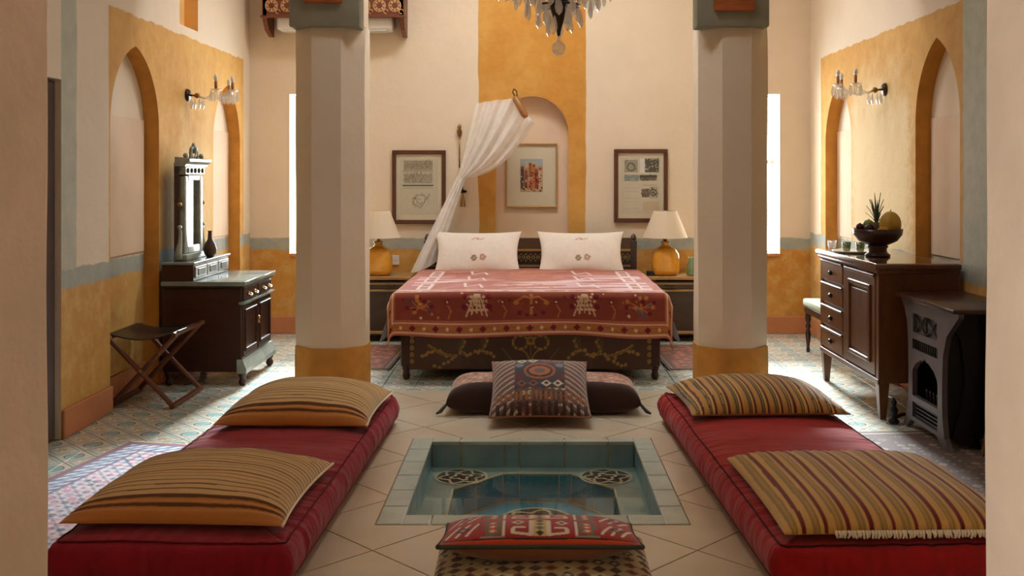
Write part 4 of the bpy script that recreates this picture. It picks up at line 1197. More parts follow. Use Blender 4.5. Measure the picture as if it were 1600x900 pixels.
# ------------------------------------------------------------------ night tables, lamps
def night_table(x0, x1, label):
    t = thing('night_table', label, 'night table', ((x0+x1)/2, 9.18, 0), 'night tables')
    y0, y1 = 8.95, 9.42
    obj('body', B(x0+0.02, x1-0.02, y0+0.02, y1, 0.06, 0.55, 0.004), 'tablewood', t, False)
    obj('top', B(x0-0.01, x1+0.01, y0-0.01, y1, 0.562, 0.59, 0.005), 'goldtrim', t, False)
    obj('rail', B(x0, x1, y0+0.002, y0+0.02, 0.455, 0.475, 0.003), 'goldtrim', t, False)
    d = obj('drawer', B(x0+0.03, x1-0.03, y0+0.004, y0+0.02, 0.48, 0.548, 0.004), 'tablewood', t, False)
    obj('drawer_trim', B(x0+0.03, x1-0.03, y0, y0+0.004, 0.520, 0.534, 0.001), 'goldtrim', d, False)
    for xx in ((x0*3+x1)/4, (x0+3*x1)/4): obj('handle', lathe(NB(), [(0.0, 0), (0.05, 0.004), (0.03, 0.012), (0.0, 0.016)], (xx, y0+0.003, 0.505), 12), 'bronze', d, True)
    obj('bottom_rail', B(x0, x1, y0, y0+0.02, 0.075, 0.10, 0.003), 'goldtrim', t, False)
    for xx in (x0+0.03, x1-0.03): obj('leg', B(xx-0.025, xx+0.025, y0+0.01, y0+0.06, 0, 0.56), 'tablewood', t, False)
    return t
night_table(1.075, 1.80, 'dark night table with gold trim, right of the bed')
night_table(-1.80, -1.08, 'dark night table with gold trim, left of the bed')
def lamp(x, y, z, label):
    t = thing('table_lamp', label, 'lamp', (x, y, z), 'yellow ceramic lamps')
    obj('ceramic_body', lathe(NB(), [(0.0, 0), (0.095, 0.0), (0.115, 0.015), (0.122, 0.05), (0.124, 0.15), (0.118, 0.20), (0.095, 0.238), (0.055, 0.258), (0.036, 0.270), (0.033, 0.29), (0.045, 0.305), (0.03, 0.312), (0.0, 0.314)], (x, y, z), 40, 4.0), 'lamp_yellow', t, True)
    obj('neck', lathe(NB(), [(0.0, 0.31), (0.016, 0.312), (0.02, 0.33), (0.01, 0.35), (0.008, 0.40), (0.0, 0.41)], (x, y, z), 14), 'brass', t, True)
    bm = NB()
    lathe(bm, [(0.205, 0.345), (0.200, 0.355), (0.105, 0.590), (0.100, 0.590), (0.196, 0.356), (0.201, 0.345)], (x, y, z), 40)
    obj('lamp_shade', bm, 'shade', t, 40)
    bm = NB()
    for k_ in range(3):
        a = 2*PI*k_/3; tube(bm, [(x, y, z+0.405), (x+0.11*math.cos(a), y+0.11*math.sin(a), z+0.572)], 0.002, 4)
    obj('shade_spider', bm, 'brass', t, True)
    return t
lamp(1.245, 9.13, 0.59, 'yellow ceramic lamp with white cone shade on the right night table')
lamp(-1.395, 9.13, 0.59, 'yellow ceramic lamp with white cone shade on the left night table')
def jar(name, x, y, z, prof, mat, label, cat):
    t = obj(name, lathe(NB(), [(r, h) for r, h in prof], (x, y, z), 24), mat, None, True, loc=(x, y, z)); tag(t, label, cat); return t
jar('glass_carafe', 1.475, 9.05, 0.59, [(0, 0), (0.045, 0.0), (0.05, 0.02), (0.05, 0.10), (0.028, 0.14), (0.03, 0.17), (0.027, 0.17), (0.024, 0.14), (0.045, 0.10), (0.045, 0.01), (0, 0.008)], 'greenglass', 'pale green glass carafe on the right night table beside the lamp', 'carafe')
bx = obj('small_box', B(1.07, 1.14, 9.05, 9.13, 0.59, 0.63, 0.004), 'blackmetal', None, False, loc=(1.10, 9.09, 0.59)); tag(bx, 'small black box on the right night table by the pillow', 'box')
sw = thing('wall_socket', 'small white wall socket left of the bed above the night table', 'socket', (-1.28, 9.45, 0.70))
obj('plate', B(-1.315, -1.245, 9.436, 9.45, 0.655, 0.745, 0.003), 'white_plastic', sw, False)
for xx in (-1.29, -1.27): obj('hole', lathe(NB(), [(0, 0), (0.004, 0), (0.004, 0.003), (0, 0.003)], (xx, 9.434, 0.70), 8), 'blackmetal', sw, False)

# ------------------------------------------------------------------ pictures
def picture(x0, x1, z0, z1, yb, t_, fmat, matw, paint, label, depth=0.03):
    cx, cz = (x0+x1)/2, (z0+z1)/2
    t = thing('framed_picture', label, 'picture', (cx, yb, cz))
    y0 = yb-depth
    for q in ((x0, x1, z1-t_, z1), (x0, x1, z0, z0+t_), (x0, x0+t_, z0+t_, z1-t_), (x1-t_, x1, z0+t_, z1-t_)):
        obj('frame_bar', B(q[0], q[1], y0, yb, q[2], q[3], 0.004), fmat, t, False)
    obj('mat_board', B(x0+t_*0.8, x1-t_*0.8, yb-0.012, yb-0.004, z0+t_*0.8, z1-t_*0.8), 'paper', t, False)
    pw, ph = x1-x0-2*t_-2*matw[0], z1-z0-2*t_-2*matw[1]
    painted_panel('print', (cx, yb-0.0128, cz+matw[2]), (1, 0, 0), (0, 0, 1), pw, ph, lambda p: paint(p, pw, ph), 0.0042, 'print', t)
    obj('glass', B(x0+t_, x1-t_, yb-0.018, yb-0.016, z0+t_, z1-t_), 'glass', t, False)
    return t
INK, PAP, GRY = lin(70, 62, 52), lin(214, 204, 180), lin(150, 140, 120)
def doc_left(p, W, H):
    p.put(p.X > -9, PAP)
    rs = np.random.RandomState(2)
    for (y0, y1, c_) in ((0.30, 0.47, lin(172, 158, 132)), (0.06, 0.24, lin(178, 166, 140))):
        p.rect(-0.40*W, 0.36*W, y0*H, y1*H, c_)
        for k_ in range(60):
            x = rs.uniform(-0.38, 0.34)*W; y = rs.uniform(y0+0.01, y1-0.01)*H
            p.line((x, y), (x+rs.uniform(-.02, .02), y+rs.uniform(-.01, .03)), 0.005, lin(132, 118, 94))
    for y, c_, w_ in ((0.285, GRY, 0.008), (0.255, lin(176, 140, 100), 0.006), (0.03, INK, 0.012), (-0.02, GRY, 0.004)): p.line((-0.42*W, y*H), (0.36*W, y*H), w_, c_)
    for yy in (0.36, 0.40): p.line((-0.36*W, yy*H), (0.3*W, yy*H), 0.005, GRY)
    for k_ in range(26):
        a = rs.uniform(0, 2*PI); r = rs.uniform(0.02, 0.09)
        p.line((0.03*W+r*math.cos(a), -0.25*H+r*0.8*math.sin(a)), (0.03*W+r*math.cos(a+1), -0.25*H+r*math.sin(a+1)), 0.005, lin(168, 152, 126))
    p.line((0.05*W, -0.36*H), (0.28*W, -0.12*H), 0.008, GRY); p.disc(-0.1*W, -0.20*H, 0.012, GRY)
def doc_right(p, W, H):
    p.put(p.X > -9, lin(218, 208, 186))
    rs = np.random.RandomState(5)
    def block(x0, x1, y0, y1, bgc, n, ink=INK):
        p.rect(x0*W, x1*W, y0*H, y1*H, bgc)
        for k_ in range(n):
            x = rs.uniform(x0, x1)*W; y = rs.uniform(y0, y1)*H
            p.disc(x, y, 0.007, ink if k_ % 2 else bgc)
    block(-0.42, -0.08, 0.24, 0.46, lin(168, 160, 140), 12, lin(120, 112, 96)); p.ring(-0.25*W, 0.33*H, 0.03, 0.042, lin(96, 88, 74))
    block(0.10, 0.46, 0.24, 0.48, lin(80, 74, 62), 60, lin(176, 166, 140))
    block(-0.42, -0.04, 0.08, 0.19, lin(138, 150, 142), 22, lin(180, 180, 166)); block(-0.02, 0.40, 0.09, 0.19, lin(120, 110, 92), 40)
    p.rect(-0.02*W, 0.42*W, 0.145*H, 0.185*H, INK)
    block(0.02, 0.22, -0.20, -0.06, lin(110, 100, 84), 30); block(0.22, 0.44, -0.22, -0.02, lin(186, 176, 152), 20)
    p.ring(0.32*W, -0.12*H, 0.022, 0.034, INK); p.disc(0.32*W, -0.12*H, 0.012, INK)
    p.rect(0.06*W, 0.42*W, 0.0*H, 0.02*H, lin(200, 186, 150)); p.rect(-0.02*W, 0.10*W, 0.22*H, 0.48*H, lin(236, 232, 222))
    for yy in np.arange(-0.40, -0.04, 0.06): p.line((-0.40*W, yy*H), (-0.06*W, yy*H), 0.004, lin(190, 180, 158))
    p.rect(0.06*W, 0.46*W, -0.44*H, -0.28*H, lin(208, 190, 154))
def court(p, W, H):
    rs = np.random.RandomState(9)
    p.put(p.X > -9, lin(198, 160, 124))
    p.rect(-9, 9, 0.30*H, 9, lin(176, 186, 190)); p.rect(-0.3*W, 0.2*W, 0.24*H, 0.42*H, lin(206, 190, 160))
    for x, hgt, c_ in ((-0.40, 0.24, lin(74, 56, 80)), (-0.25, 0.12, lin(120, 60, 40)), (-0.05, 0.34, lin(176, 92, 44)), (0.10, 0.30, lin(196, 120, 56)), (0.22, 0.16, lin(150, 60, 40)), (0.38, 0.20, lin(206, 176, 140))):
        p.rect((x-0.07)*W, (x+0.07)*W, -0.40*H, hgt*H, c_); p.disc(x*W, hgt*H, 0.07*W, lin(150, 84, 50))
    for k_ in range(70): p.disc(rs.uniform(-.48, .48)*W, rs.uniform(-.48, .1)*H, 0.008, (lin(52, 44, 64), lin(196, 96, 44), lin(222, 196, 160), lin(96, 40, 36))[k_ % 4])
Yw = YB-0.001
picture(-1.310, -0.800, 1.045, 1.745, Yw, 0.038, 'framewood', (0.035, 0.045, 0.0), doc_left, 'dark framed document with line drawings on the wall left of the arched niche')
picture(0.800, 1.310, 1.060, 1.755, Yw, 0.038, 'framewood', (0.030, 0.040, 0.0), doc_right, 'dark framed sheet of small engravings on the wall above the right lamp')
picture(-0.235, 0.265, 1.195, 1.815, YB+0.119, 0.016, 'framegold', (0.125, 0.135, 0.0), court, 'small colourful painting in a thin gilt frame inside the arched niche')

# ------------------------------------------------------------------ draped net over the bed
def at(x, y, d): return Vector(((x-PX)/F*d, d, CAMH-(y-PY)/F*d))
net = thing('mosquito_net', 'sheer white mosquito net gathered to the wall left of the niche', 'net', (-0.6, 9.2, 0.62))
def net_sheet(name, top, bot, nb, yfold, foldn, bulge, yoff, ph):
    na = 60
    tp = [Vector(q) for q in top]; bt = [Vector(q) for q in bot]
    def pl(pts, s):
        L_ = [0.0]
        for a, b in zip(pts, pts[1:]): L_.append(L_[-1]+(b-a).length)
        d = s*L_[-1]
        for i in range(len(pts)-1):
            if d <= L_[i+1]+1e-9:
                t = (d-L_[i])/max(1e-9, L_[i+1]-L_[i]); return pts[i].lerp(pts[i+1], t)
        return pts[-1]
    P = np.zeros((na, nb, 3)); off = np.array(net.location)
    for i in range(na):
        s = i/(na-1); a = pl(tp, s); b = pl(bt, s)
        for j in range(nb):
            t = j/(nb-1); tt = t
            q = a.lerp(b, tt)
            k_ = (1-t)**0.6
            q = q+Vector((0, yfold*math.sin(s*foldn*2*PI+ph)*(0.25+0.75*k_)+yoff, -bulge*math.sin(PI*t)*(0.3+s)))
            P[i, j] = np.array(q)-off
    me = grid_mesh(name, P); finish(me, 'net', True)
    return link(name, me, net)
tie = [at(716, 274, 9.30), at(722, 280, 9.26), at(728, 278, 9.30)]
net_sheet('upper_net', [at(744, 162, 9.36), at(772, 157, 9.2), at(805, 154, 9.08), at(820, 174, 9.05), at(835, 194, 9.10)], tie, 40, 0.035, 5, 0.10, -0.02, 0.0)
net_sheet('upper_net', [at(750, 166, 9.40), at(775, 160, 9.32), at(806, 158, 9.25), at(832, 190, 9.2)], tie, 40, 0.03, 4, 0.08, 0.01, 1.0)
net_sheet('net_tail', tie, [at(642, 426, 9.12), at(655, 424, 9.02), at(668, 418, 9.10), at(690, 404, 9.2)], 40, 0.018, 4, -0.02, -0.03, 0.4)
net_sheet('net_tail', tie, [at(646, 424, 9.16), at(664, 420, 9.12), at(684, 408, 9.18)], 40, 0.015, 3, -0.01, 0.0, 2.0)
rd = thing('net_rod', 'short wooden rod with metal hook holding up the mosquito net', 'rod', tuple(at(812, 165, 9.2)))
obj('wooden_rod', tube(NB(), [at(822, 184, 9.00), at(820, 180, 9.0), at(806, 155, 9.03), at(804, 151, 9.04)], [0.018, 0.030, 0.030, 0.018], 12), 'rodwood', rd, True)
obj('hook', tube(NB(), [at(805, 152, 9.03), at(801, 144, 9.05), at(803, 139, 9.12), at(807, 142, 9.3), at(808, 150, 9.45)], 0.006, 6), 'bronze', rd, True)
tb = thing('curtain_tieback', 'ornate brass wall hook with dark hanging tassel holding the net', 'tieback', (-0.66, 9.44, 1.5))
a0 = at(718, 205, 9.43)
bm = NB(); tube(bm, [at(718, 262, 9.43), at(718, 212, 9.43)], 0.007, 6)
lathe(bm, [(0.0, 0), (0.018, 0.01), (0.026, 0.045), (0.012, 0.075), (0.02, 0.095), (0.0, 0.12)], (a0.x, 9.428, a0.z-0.05), 10)
obj('finial_rod', bm, 'brass', tb, True)
bm = NB(); a1 = at(723, 300, 9.40)
tube(bm, [at(721, 268, 9.42), at(723, 278, 9.36), at(723, 300, 9.39)], 0.005, 6)
for k_ in range(6):
    a = 2*PI*k_/6; tube(bm, [(a1.x, a1.y, a1.z+0.02), (a1.x+0.035*math.cos(a), a1.y+0.02*math.sin(a), a1.z)], [0.006, 0.015], 6)
obj('tassel_knot', bm, 'blackmetal', tb, True)
bm = NB()
for k_ in range(7):
    a = 2*PI*k_/7; tube(bm, [(a1.x, a1.y, a1.z), (a1.x+0.018*math.cos(a), a1.y+0.012*math.sin(a), a1.z-0.08), (a1.x+0.022*math.cos(a), a1.y+0.014*math.sin(a), a1.z-0.14)], 0.006, 5)
obj('tassel', bm, 'goldtrim', tb, True)

# ------------------------------------------------------------------ air conditioner in its carved case
ac = thing('air_conditioner', 'white air conditioner hung high on the back wall inside a carved case', 'air conditioner', (-1.82, 9.45, 2.86))
obj('body', B(-2.36, -1.28, 9.22, 9.44, 2.86, 3.16, 0.03, 3), 'white_plastic', ac, 40)
for k_ in range(4): obj('louver', B(-2.30, -1.34, 9.235+0.04*k_, 9.255+0.04*k_, 2.852, 2.862, 0.002), 'white_plastic', ac, False)
cs = thing('carved_case', 'carved brown wooden case around the air conditioner, high on the back wall', 'case', (-1.82, 9.45, 2.82))
obj('front_panel', B(-2.475, -1.165, 9.17, 9.20, 2.965, 3.36, 0.006), 'carvedwood', cs, False)
for x in (-2.475, -1.205):
    bm = prism(NB(), [(9.17, 3.36), (9.449, 3.36), (9.449, 2.82), (9.40, 2.82), (9.26, 2.86), (9.20, 2.92), (9.17, 2.97)], x, x+0.04, 'X')
    obj('side_bracket', bm, 'carvedwood', cs, False)
obj('molding', B(-2.49, -1.15, 9.155, 9.17, 2.962, 2.985, 0.004), 'carvedwood', cs, False)
for k_ in range(9):
    x = -2.39+0.1425*k_
    bm = NB()
    for j in range(8):
        a = 2*PI*j/8; ball(bm, (x+0.038*math.cos(a), 9.168, 3.075+0.038*math.sin(a)), 0.013, 1, 0.5, 1, 8, 5)
    tube(bm, [(x+0.055*math.cos(t), 9.168, 3.075+0.055*math.sin(t)) for t in np.linspace(0, 2*PI, 21)], 0.006, 5)
    tube(bm, [(x+0.06+0.02*math.cos(t), 9.168, 3.02+0.02*math.sin(t)) for t in np.linspace(0, 5, 12)], 0.005, 5)
    obj('carved_rosette', bm, 'carve_pale', cs, True)

# ------------------------------------------------------------------ dresser with mirror
dr = thing('dresser', 'dark carved dresser with grey marble top against the left wall', 'dresser', (-2.34, 7.48, 0))
DX0, DX1, DY0, DY1 = -2.625, -2.06, 7.08, 7.88
obj('body', B(DX0, DX1, DY0, DY1, 0.10, 0.70, 0.006), 'darkwood', dr, False)
obj('marble_top', B(DX0, DX1+0.035, DY0-0.03, DY1+0.03, 0.715, 0.748, 0.006, 2), 'marble', dr, 40)
obj('cornice', B(DX0, DX1+0.022, DY0-0.018, DY1+0.018, 0.70, 0.716, 0.004), 'darkwood', dr, False)
for (a, b) in ((DY0+0.03, 7.465), (7.495, DY1-0.03)):
    d = obj('drawer', B(DX1-0.01, DX1+0.012, a, b, 0.605, 0.69, 0.005), 'darkwood', dr, False)
    for yy in (a+0.10, b-0.10): obj('handle', tube(lathe(NB(), [(0.0, -0.018), (0.02, 0), (0.0, 0.018)], (DX1+0.016, yy, 0.648), 10), [(DX1+0.012, yy-0.035, 0.655), (DX1+0.035, yy-0.03, 0.64), (DX1+0.038, yy, 0.632), (DX1+0.035, yy+0.03, 0.64), (DX1+0.012, yy+0.035, 0.655)], 0.005, 6), 'brass', d, True)
    k_ = obj('door', B(DX1-0.01, DX1+0.008, a, b, 0.20, 0.575, 0.004), 'darkwood', dr, False)
    obj('door_molding', (lambda bm: [box(bm, *q, 0.003) for q in ((DX1+0.006, DX1+0.018, a+0.03, a+0.045, 0.24, 0.54), (DX1+0.006, DX1+0.018, b-0.045, b-0.03, 0.24, 0.54), (DX1+0.006, DX1+0.018, a+0.045, b-0.045, 0.24, 0.262), (DX1+0.006, DX1+0.018, a+0.045, b-0.045, 0.52, 0.54))] and bm)(NB()), 'darkwood', k_, False)
obj('ledge', B(DX1-0.02, DX1+0.03, DY0-0.01, DY1+0.01, 0.580, 0.600, 0.006, 2), 'marble', dr, 40)
obj('escutcheon', lathe(NB(), [(0, -0.03), (0.014, -0.02), (0.012, 0), (0.016, 0.02), (0, 0.035)], (DX1+0.014, 7.48, 0.42), 10), 'brass', dr, True)
obj('plinth', prism(NB(), [(DX1-0.03, 0.19), (DX1+0.012, 0.19), (DX1+0.018, 0.17), (DX1+0.038, 0.12), (DX1+0.038, 0.09), (DX1-0.03, 0.09)], DY0-0.01, DY1+0.01, 'Y'), 'carved_grey', dr, False)  # painted pale to stand in for the window highlight along it
for (x, y) in ((DX1, DY0+0.03), (DX1, DY1-0.03), (DX0+0.04, DY0+0.03), (DX0+0.04, DY1-0.03)):
    obj('foot', lathe(NB(), [(0.015, 0.0), (0.026, 0.012), (0.03, 0.03), (0.018, 0.055), (0.032, 0.08), (0.034, 0.10)], (x, y, 0), 14), 'darkwood', dr, True)
rs_ = obj('riser', B(DX0, -2.40, DY0-0.01, DY1+0.01, 0.748, 0.868, 0.004), 'darkwood', dr, False)
obj('riser_top', B(DX0, -2.385, DY0-0.025, DY1+0.025, 0.866, 0.884, 0.004), 'marble', dr, False)
for k_ in range(3):
    a = DY0+0.02+k_*0.262
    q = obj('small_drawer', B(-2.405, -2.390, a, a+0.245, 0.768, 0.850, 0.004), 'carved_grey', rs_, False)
    obj('drawer_inlay', B(-2.392, -2.386, a+0.05, a+0.195, 0.785, 0.833, 0.002), 'blackmetal', q, False)
# swing mirror on the riser
MX0, MX1 = -2.56, -2.51
mr = thing('dresser_mirror', 'tall narrow mirror in carved frame standing on the dresser', 'mirror', (-2.53, 7.42, 0.884))
ya, yb_ = 7.22, 7.62
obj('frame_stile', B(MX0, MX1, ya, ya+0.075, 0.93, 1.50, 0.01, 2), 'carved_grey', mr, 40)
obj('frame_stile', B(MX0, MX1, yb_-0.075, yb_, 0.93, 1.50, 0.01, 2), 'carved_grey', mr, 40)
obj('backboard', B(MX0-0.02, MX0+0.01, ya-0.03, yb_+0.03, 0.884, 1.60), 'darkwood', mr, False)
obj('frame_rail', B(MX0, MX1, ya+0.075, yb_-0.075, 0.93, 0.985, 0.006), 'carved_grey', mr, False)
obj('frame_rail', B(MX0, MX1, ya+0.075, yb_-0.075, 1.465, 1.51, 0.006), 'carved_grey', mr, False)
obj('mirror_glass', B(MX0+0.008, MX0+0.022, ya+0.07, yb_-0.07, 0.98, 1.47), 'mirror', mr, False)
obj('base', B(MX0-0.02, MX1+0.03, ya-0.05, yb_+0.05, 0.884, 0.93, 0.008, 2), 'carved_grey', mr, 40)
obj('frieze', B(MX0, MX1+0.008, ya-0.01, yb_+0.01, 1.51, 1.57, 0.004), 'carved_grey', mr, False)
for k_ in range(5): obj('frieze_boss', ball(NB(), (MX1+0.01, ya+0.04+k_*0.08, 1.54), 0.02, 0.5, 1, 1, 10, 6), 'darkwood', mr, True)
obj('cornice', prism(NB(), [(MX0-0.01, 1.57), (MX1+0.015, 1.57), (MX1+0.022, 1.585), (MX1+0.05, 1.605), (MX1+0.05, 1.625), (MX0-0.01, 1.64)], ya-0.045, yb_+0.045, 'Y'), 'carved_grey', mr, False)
bm = NB(); yc = (ya+yb_)/2
for s in (-1, 1):
    tube(bm, [(MX1-0.005, yc+s*(0.02+0.05*t*math.cos(t*3.3)+0.10*t), 1.645+0.06*(1-t)*abs(math.cos(t*2))+0.02*math.sin(t*6)) for t in np.linspace(0, 1, 14)], 0.013, 6)
    ball(bm, (MX1-0.005, yc+s*0.17, 1.65), 0.02)
    tube(bm, [(MX1-0.005, yc+s*0.05*math.cos(a), 1.675+0.035*math.sin(a)) for a in np.linspace(0, 4.5, 12)], 0.008, 6)
ball(bm, (MX1-0.005, yc, 1.70), 0.028, 1, 0.8, 1.2); ball(bm, (MX1-0.005, yc, 1.735), 0.014)
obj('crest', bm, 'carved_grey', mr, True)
for s in (-1, 1):
    y_ = yc+s*0.225
    bm = NB(); tube(bm, [(MX1-0.02, y_+s*0.05, 0.90), (MX1-0.02, y_+s*0.055, 0.95), (MX1-0.02, y_+s*0.02, 1.02), (MX1-0.02, y_+s*0.012, 1.09), (MX1-0.02, y_+s*0.03, 1.12)], [0.03, 0.026, 0.016, 0.012, 0.010], 8)
    ball(bm, (MX1-0.02, y_+s*0.03, 1.13), 0.016)
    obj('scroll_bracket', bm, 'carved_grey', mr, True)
    bm = NB(); tube(bm, [(MX1-0.02, y_-s*0.03, 1.27), (MX1-0.02, y_+s*0.02, 1.29)], 0.006, 6); ball(bm, (MX1-0.02, y_+s*0.03, 1.295), 0.016)
    obj('swing_knob', bm, 'brass', mr, True)
jar('brown_flask', -2.428, 7.53, 0.885, [(0, 0), (0.025, 0), (0.045, 0.03), (0.05, 0.06), (0.040, 0.10), (0.018, 0.135), (0.014, 0.19), (0.018, 0.20), (0.0, 0.20)], wood('flask_leather', lin(70, 40, 26), 0.4), 'small dark brown flask in front of the dresser mirror', 'flask')

# ------------------------------------------------------------------ folding stool
st = thing('folding_stool', 'folding wooden stool with black leather seat by the left wall', 'stool', (-2.51, 6.65, 0))
SX0, SX1, SYa, SYb = -2.715, -2.30, 6.39, 6.92
def barq(p, q, w_, h_):
    return tube(NB(), [p, q], [w_, w_], 4)
for y, s in ((SYa, 0), (SYb, 0)): obj('leg', tube(NB(), [(SX1, y, 0.018), (SX0, y, 0.455)], 0.017, 8), 'stoolwood', st, 40)
for y in (SYa+0.045, SYb-0.045): obj('leg', tube(NB(), [(SX0, y, 0.018), (SX1+0.01, y, 0.475)], 0.017, 8), 'stoolwood', st, 40)
obj('foot_bar', tube(NB(), [(SX1, SYa-0.02, 0.018), (SX1, SYb+0.02, 0.018)], 0.018, 8), 'stoolwood', st, 40)
obj('foot_bar', tube(NB(), [(SX0, SYa, 0.018), (SX0, SYb, 0.018)], 0.018, 8), 'stoolwood', st, 40)
obj('seat_bar', tube(NB(), [(SX1+0.01, SYa-0.02, 0.478), (SX1+0.01, SYb+0.02, 0.478)], 0.017, 8), 'stoolwood', st, 40)
obj('seat_bar', tube(NB(), [(SX0, SYa-0.01, 0.458), (SX0, SYb+0.01, 0.458)], 0.017, 8), 'stoolwood', st, 40)
for y in (SYa-0.015, SYb+0.015): obj('pivot_bolt', ball(NB(), ((SX0+SX1)/2, y, 0.245), 0.011, 1, 0.8, 1), 'brass', st, True)
u = np.linspace(0, 1, 30); v = np.linspace(0, 1, 24); U, Vv = np.meshgrid(u, v, indexing='ij')
X = SX0-0.015+(SX1-SX0+0.04)*U; Z = 0.480+0.018*U-0.045*np.sin(PI*U)+0.004*np.sin(Vv*9)*np.sin(PI*U); Y = SYa+0.02+(SYb-SYa-0.04)*Vv
P = np.stack([X, Y, Z], -1)-np.array(st.location)
me = grid_mesh('leather_seat', P); finish(me, 'leather', True); so = link('leather_seat', me, st)
md = so.modifiers.new('thickness', 'SOLIDIFY'); md.thickness = 0.006

# ------------------------------------------------------------------ sideboard
sb = thing('sideboard', 'walnut sideboard with four drawers and a door against the right wall', 'sideboard', (2.39, 6.70, 0))
A0, A1, G0, G1 = 2.14, 2.64, 6.09, 7.31
obj('body', B(A0+0.012, A1, G0, G1, 0.225, 0.905, 0.004), 'sidewood', sb, False)
obj('top', B(A0-0.03, A1, G0-0.03, G1+0.03, 0.925, 0.958, 0.006, 2), 'sidewood', sb, 40)
obj('top_glass', B(A0-0.025, A1, G0-0.025, G1+0.025, 0.958, 0.964, 0.001), 'glass', sb, False)
obj('cornice', B(A0-0.014, A1, G0-0.014, G1+0.014, 0.900, 0.926, 0.008, 2), 'sidewood', sb, 40)
obj('base_rail', B(A0-0.004, A0+0.02, G0, G1, 0.215, 0.250, 0.004), 'sidewood', sb, False)
for y0, y1 in ((G0, G0+0.045), (6.715, 6.775), (G1-0.045, G1)): obj('stile', B(A0, A0+0.02, y0, y1, 0.25, 0.90, 0.003), 'sidewood', sb, False)
for k_ in range(4):
    z0 = 0.256+k_*0.161
    d = obj('drawer', B(A0-0.004, A0+0.02, 6.785, G1-0.053, z0+0.012, z0+0.150, 0.006), 'sidewood', sb, False)
    obj('drawer_lip', B(A0-0.016, A0+0.004, 6.78, G1-0.048, z0+0.138, z0+0.156, 0.005), 'sidewood', d, False)
    obj('knob', lathe(NB(), [(0, 0), (0.012, 0), (0.018, 0.010), (0.02, 0.018), (0.0, 0.028)], (0, 0, 0), 12), 'blackmetal', d, True, local=True).matrix_local = Matrix.Translation(Vector((A0-0.004, 7.02, z0+0.075))-base_of(d)) @ Matrix.Rotation(-PI/2, 4, 'Y')
dd_ = obj('door', B(A0-0.004, A0+0.02, G0+0.053, 6.707, 0.262, 0.892, 0.005), 'sidewood', sb, False)
pa, pb = G0+0.053, 6.707
obj('door_molding', (lambda bm: [box(bm, *q, 0.006) for q in ((A0-0.018, A0, pa+0.07, pa+0.10, 0.33, 0.82), (A0-0.018, A0, pb-0.10, pb-0.07, 0.33, 0.82), (A0-0.018, A0, pa+0.10, pb-0.10, 0.33, 0.36), (A0-0.018, A0, pa+0.10, pb-0.10, 0.79, 0.82))] and bm)(NB()), 'sidewood', dd_, False)
obj('door_panel', B(A0-0.010, A0, pa+0.12, pb-0.12, 0.38, 0.77, 0.005), 'sidewood', dd_, False)
obj('door_cap', B(A0-0.020, A0+0.004, pa-0.01, pb+0.01, 0.868, 0.893, 0.006), 'sidewood', dd_, False)
for (x, y) in ((A0+0.035, G0+0.035), (A0+0.035, G1-0.035), (A1-0.035, G0+0.035), (A1-0.035, G1-0.035)):
    bm = NB(); tp = [bm.verts.new((x+a*0.034, y+b*0.034, 0.235)) for a, b in ((-1, -1), (1, -1), (1, 1), (-1, 1))]; bt = [bm.verts.new((x+a*0.018, y+b*0.018, 0.0)) for a, b in ((-1, -1), (1, -1), (1, 1), (-1, 1))]
    bm.faces.new(tp); bm.faces.new(bt)
    for i in range(4): bm.faces.new((tp[i], tp[(i+1) % 4], bt[(i+1) % 4], bt[i]))
    obj('leg', bm, 'sidewood', sb, False)

# fruit bowl and fruit
ZT = 0.964
fx, fy = 2.32, 6.62
bw = thing('fruit_bowl', 'dark footed wooden bowl of fruit on the sideboard', 'bowl', (fx, fy, ZT))
obj('bowl', lathe(NB(), [(0.0, 0.075), (0.05, 0.075), (0.075, 0.08), (0.125, 0.105), (0.155, 0.145), (0.162, 0.185), (0.156, 0.185), (0.145, 0.145), (0.11, 0.112), (0.06, 0.095), (0.0, 0.092)], (fx, fy, ZT), 36), M['darkwood'], bw, True)
obj('foot', lathe(NB(), [(0.0, 0.0), (0.080, 0.0), (0.082, 0.012), (0.062, 0.028), (0.058, 0.05), (0.070, 0.066), (0.060, 0.078), (0.0, 0.08)], (fx, fy, ZT), 30), M['darkwood'], bw, True)
def fruit(name, c, r, s, col, label, cat, rough=0.45, amt=0.2):
    o = obj(name, ball(NB(), c, r, *s, 20, 14), plain(name+'_skin', col, rough, 0.4, amt=amt, scale=18, bump=0.1, bscale=60), None, True, loc=c)
    tag(o, label, cat, 'fruit in the bowl'); 
    obj('stem', tube(NB(), [Vector(c)+Vector((0, 0, r*s[2]*0.95)), Vector(c)+Vector((0.004, 0, r*s[2]*1.15))], 0.003, 5), 'stoolwood', o, True)
    return o
fruit('melon', (fx+0.062, fy-0.062, ZT+0.215), 0.07, (1.0, 1.0, 1.25), lin(176, 142, 52), 'large yellow-green melon in the fruit bowl', 'melon')
fruit('orange', (fx+0.115, fy+0.035, ZT+0.195), 0.036, (1, 1, 1), lin(214, 150, 50), 'yellow-orange fruit at the right rim of the bowl', 'orange')
fruit('green_apple', (fx-0.045, fy+0.045, ZT+0.205), 0.04, (1, 1, 0.95), lin(110, 122, 46), 'green apple at the back of the fruit bowl', 'apple')
fruit('plum', (fx-0.115, fy+0.01, ZT+0.195), 0.026, (1, 1, 1), lin(74, 26, 36), 'dark red plum at the left rim of the bowl', 'plum')
fruit('plum', (fx-0.065, fy-0.03, ZT+0.190), 0.028, (1, 1, 1), lin(52, 22, 36), 'dark purple plum before the green apple in the bowl', 'plum')
fruit('lemon', (fx-0.005, fy-0.115, ZT+0.182), 0.027, (1.3, 0.9, 0.8), lin(196, 142, 44), 'small yellow lemon at the front rim of the bowl', 'lemon')
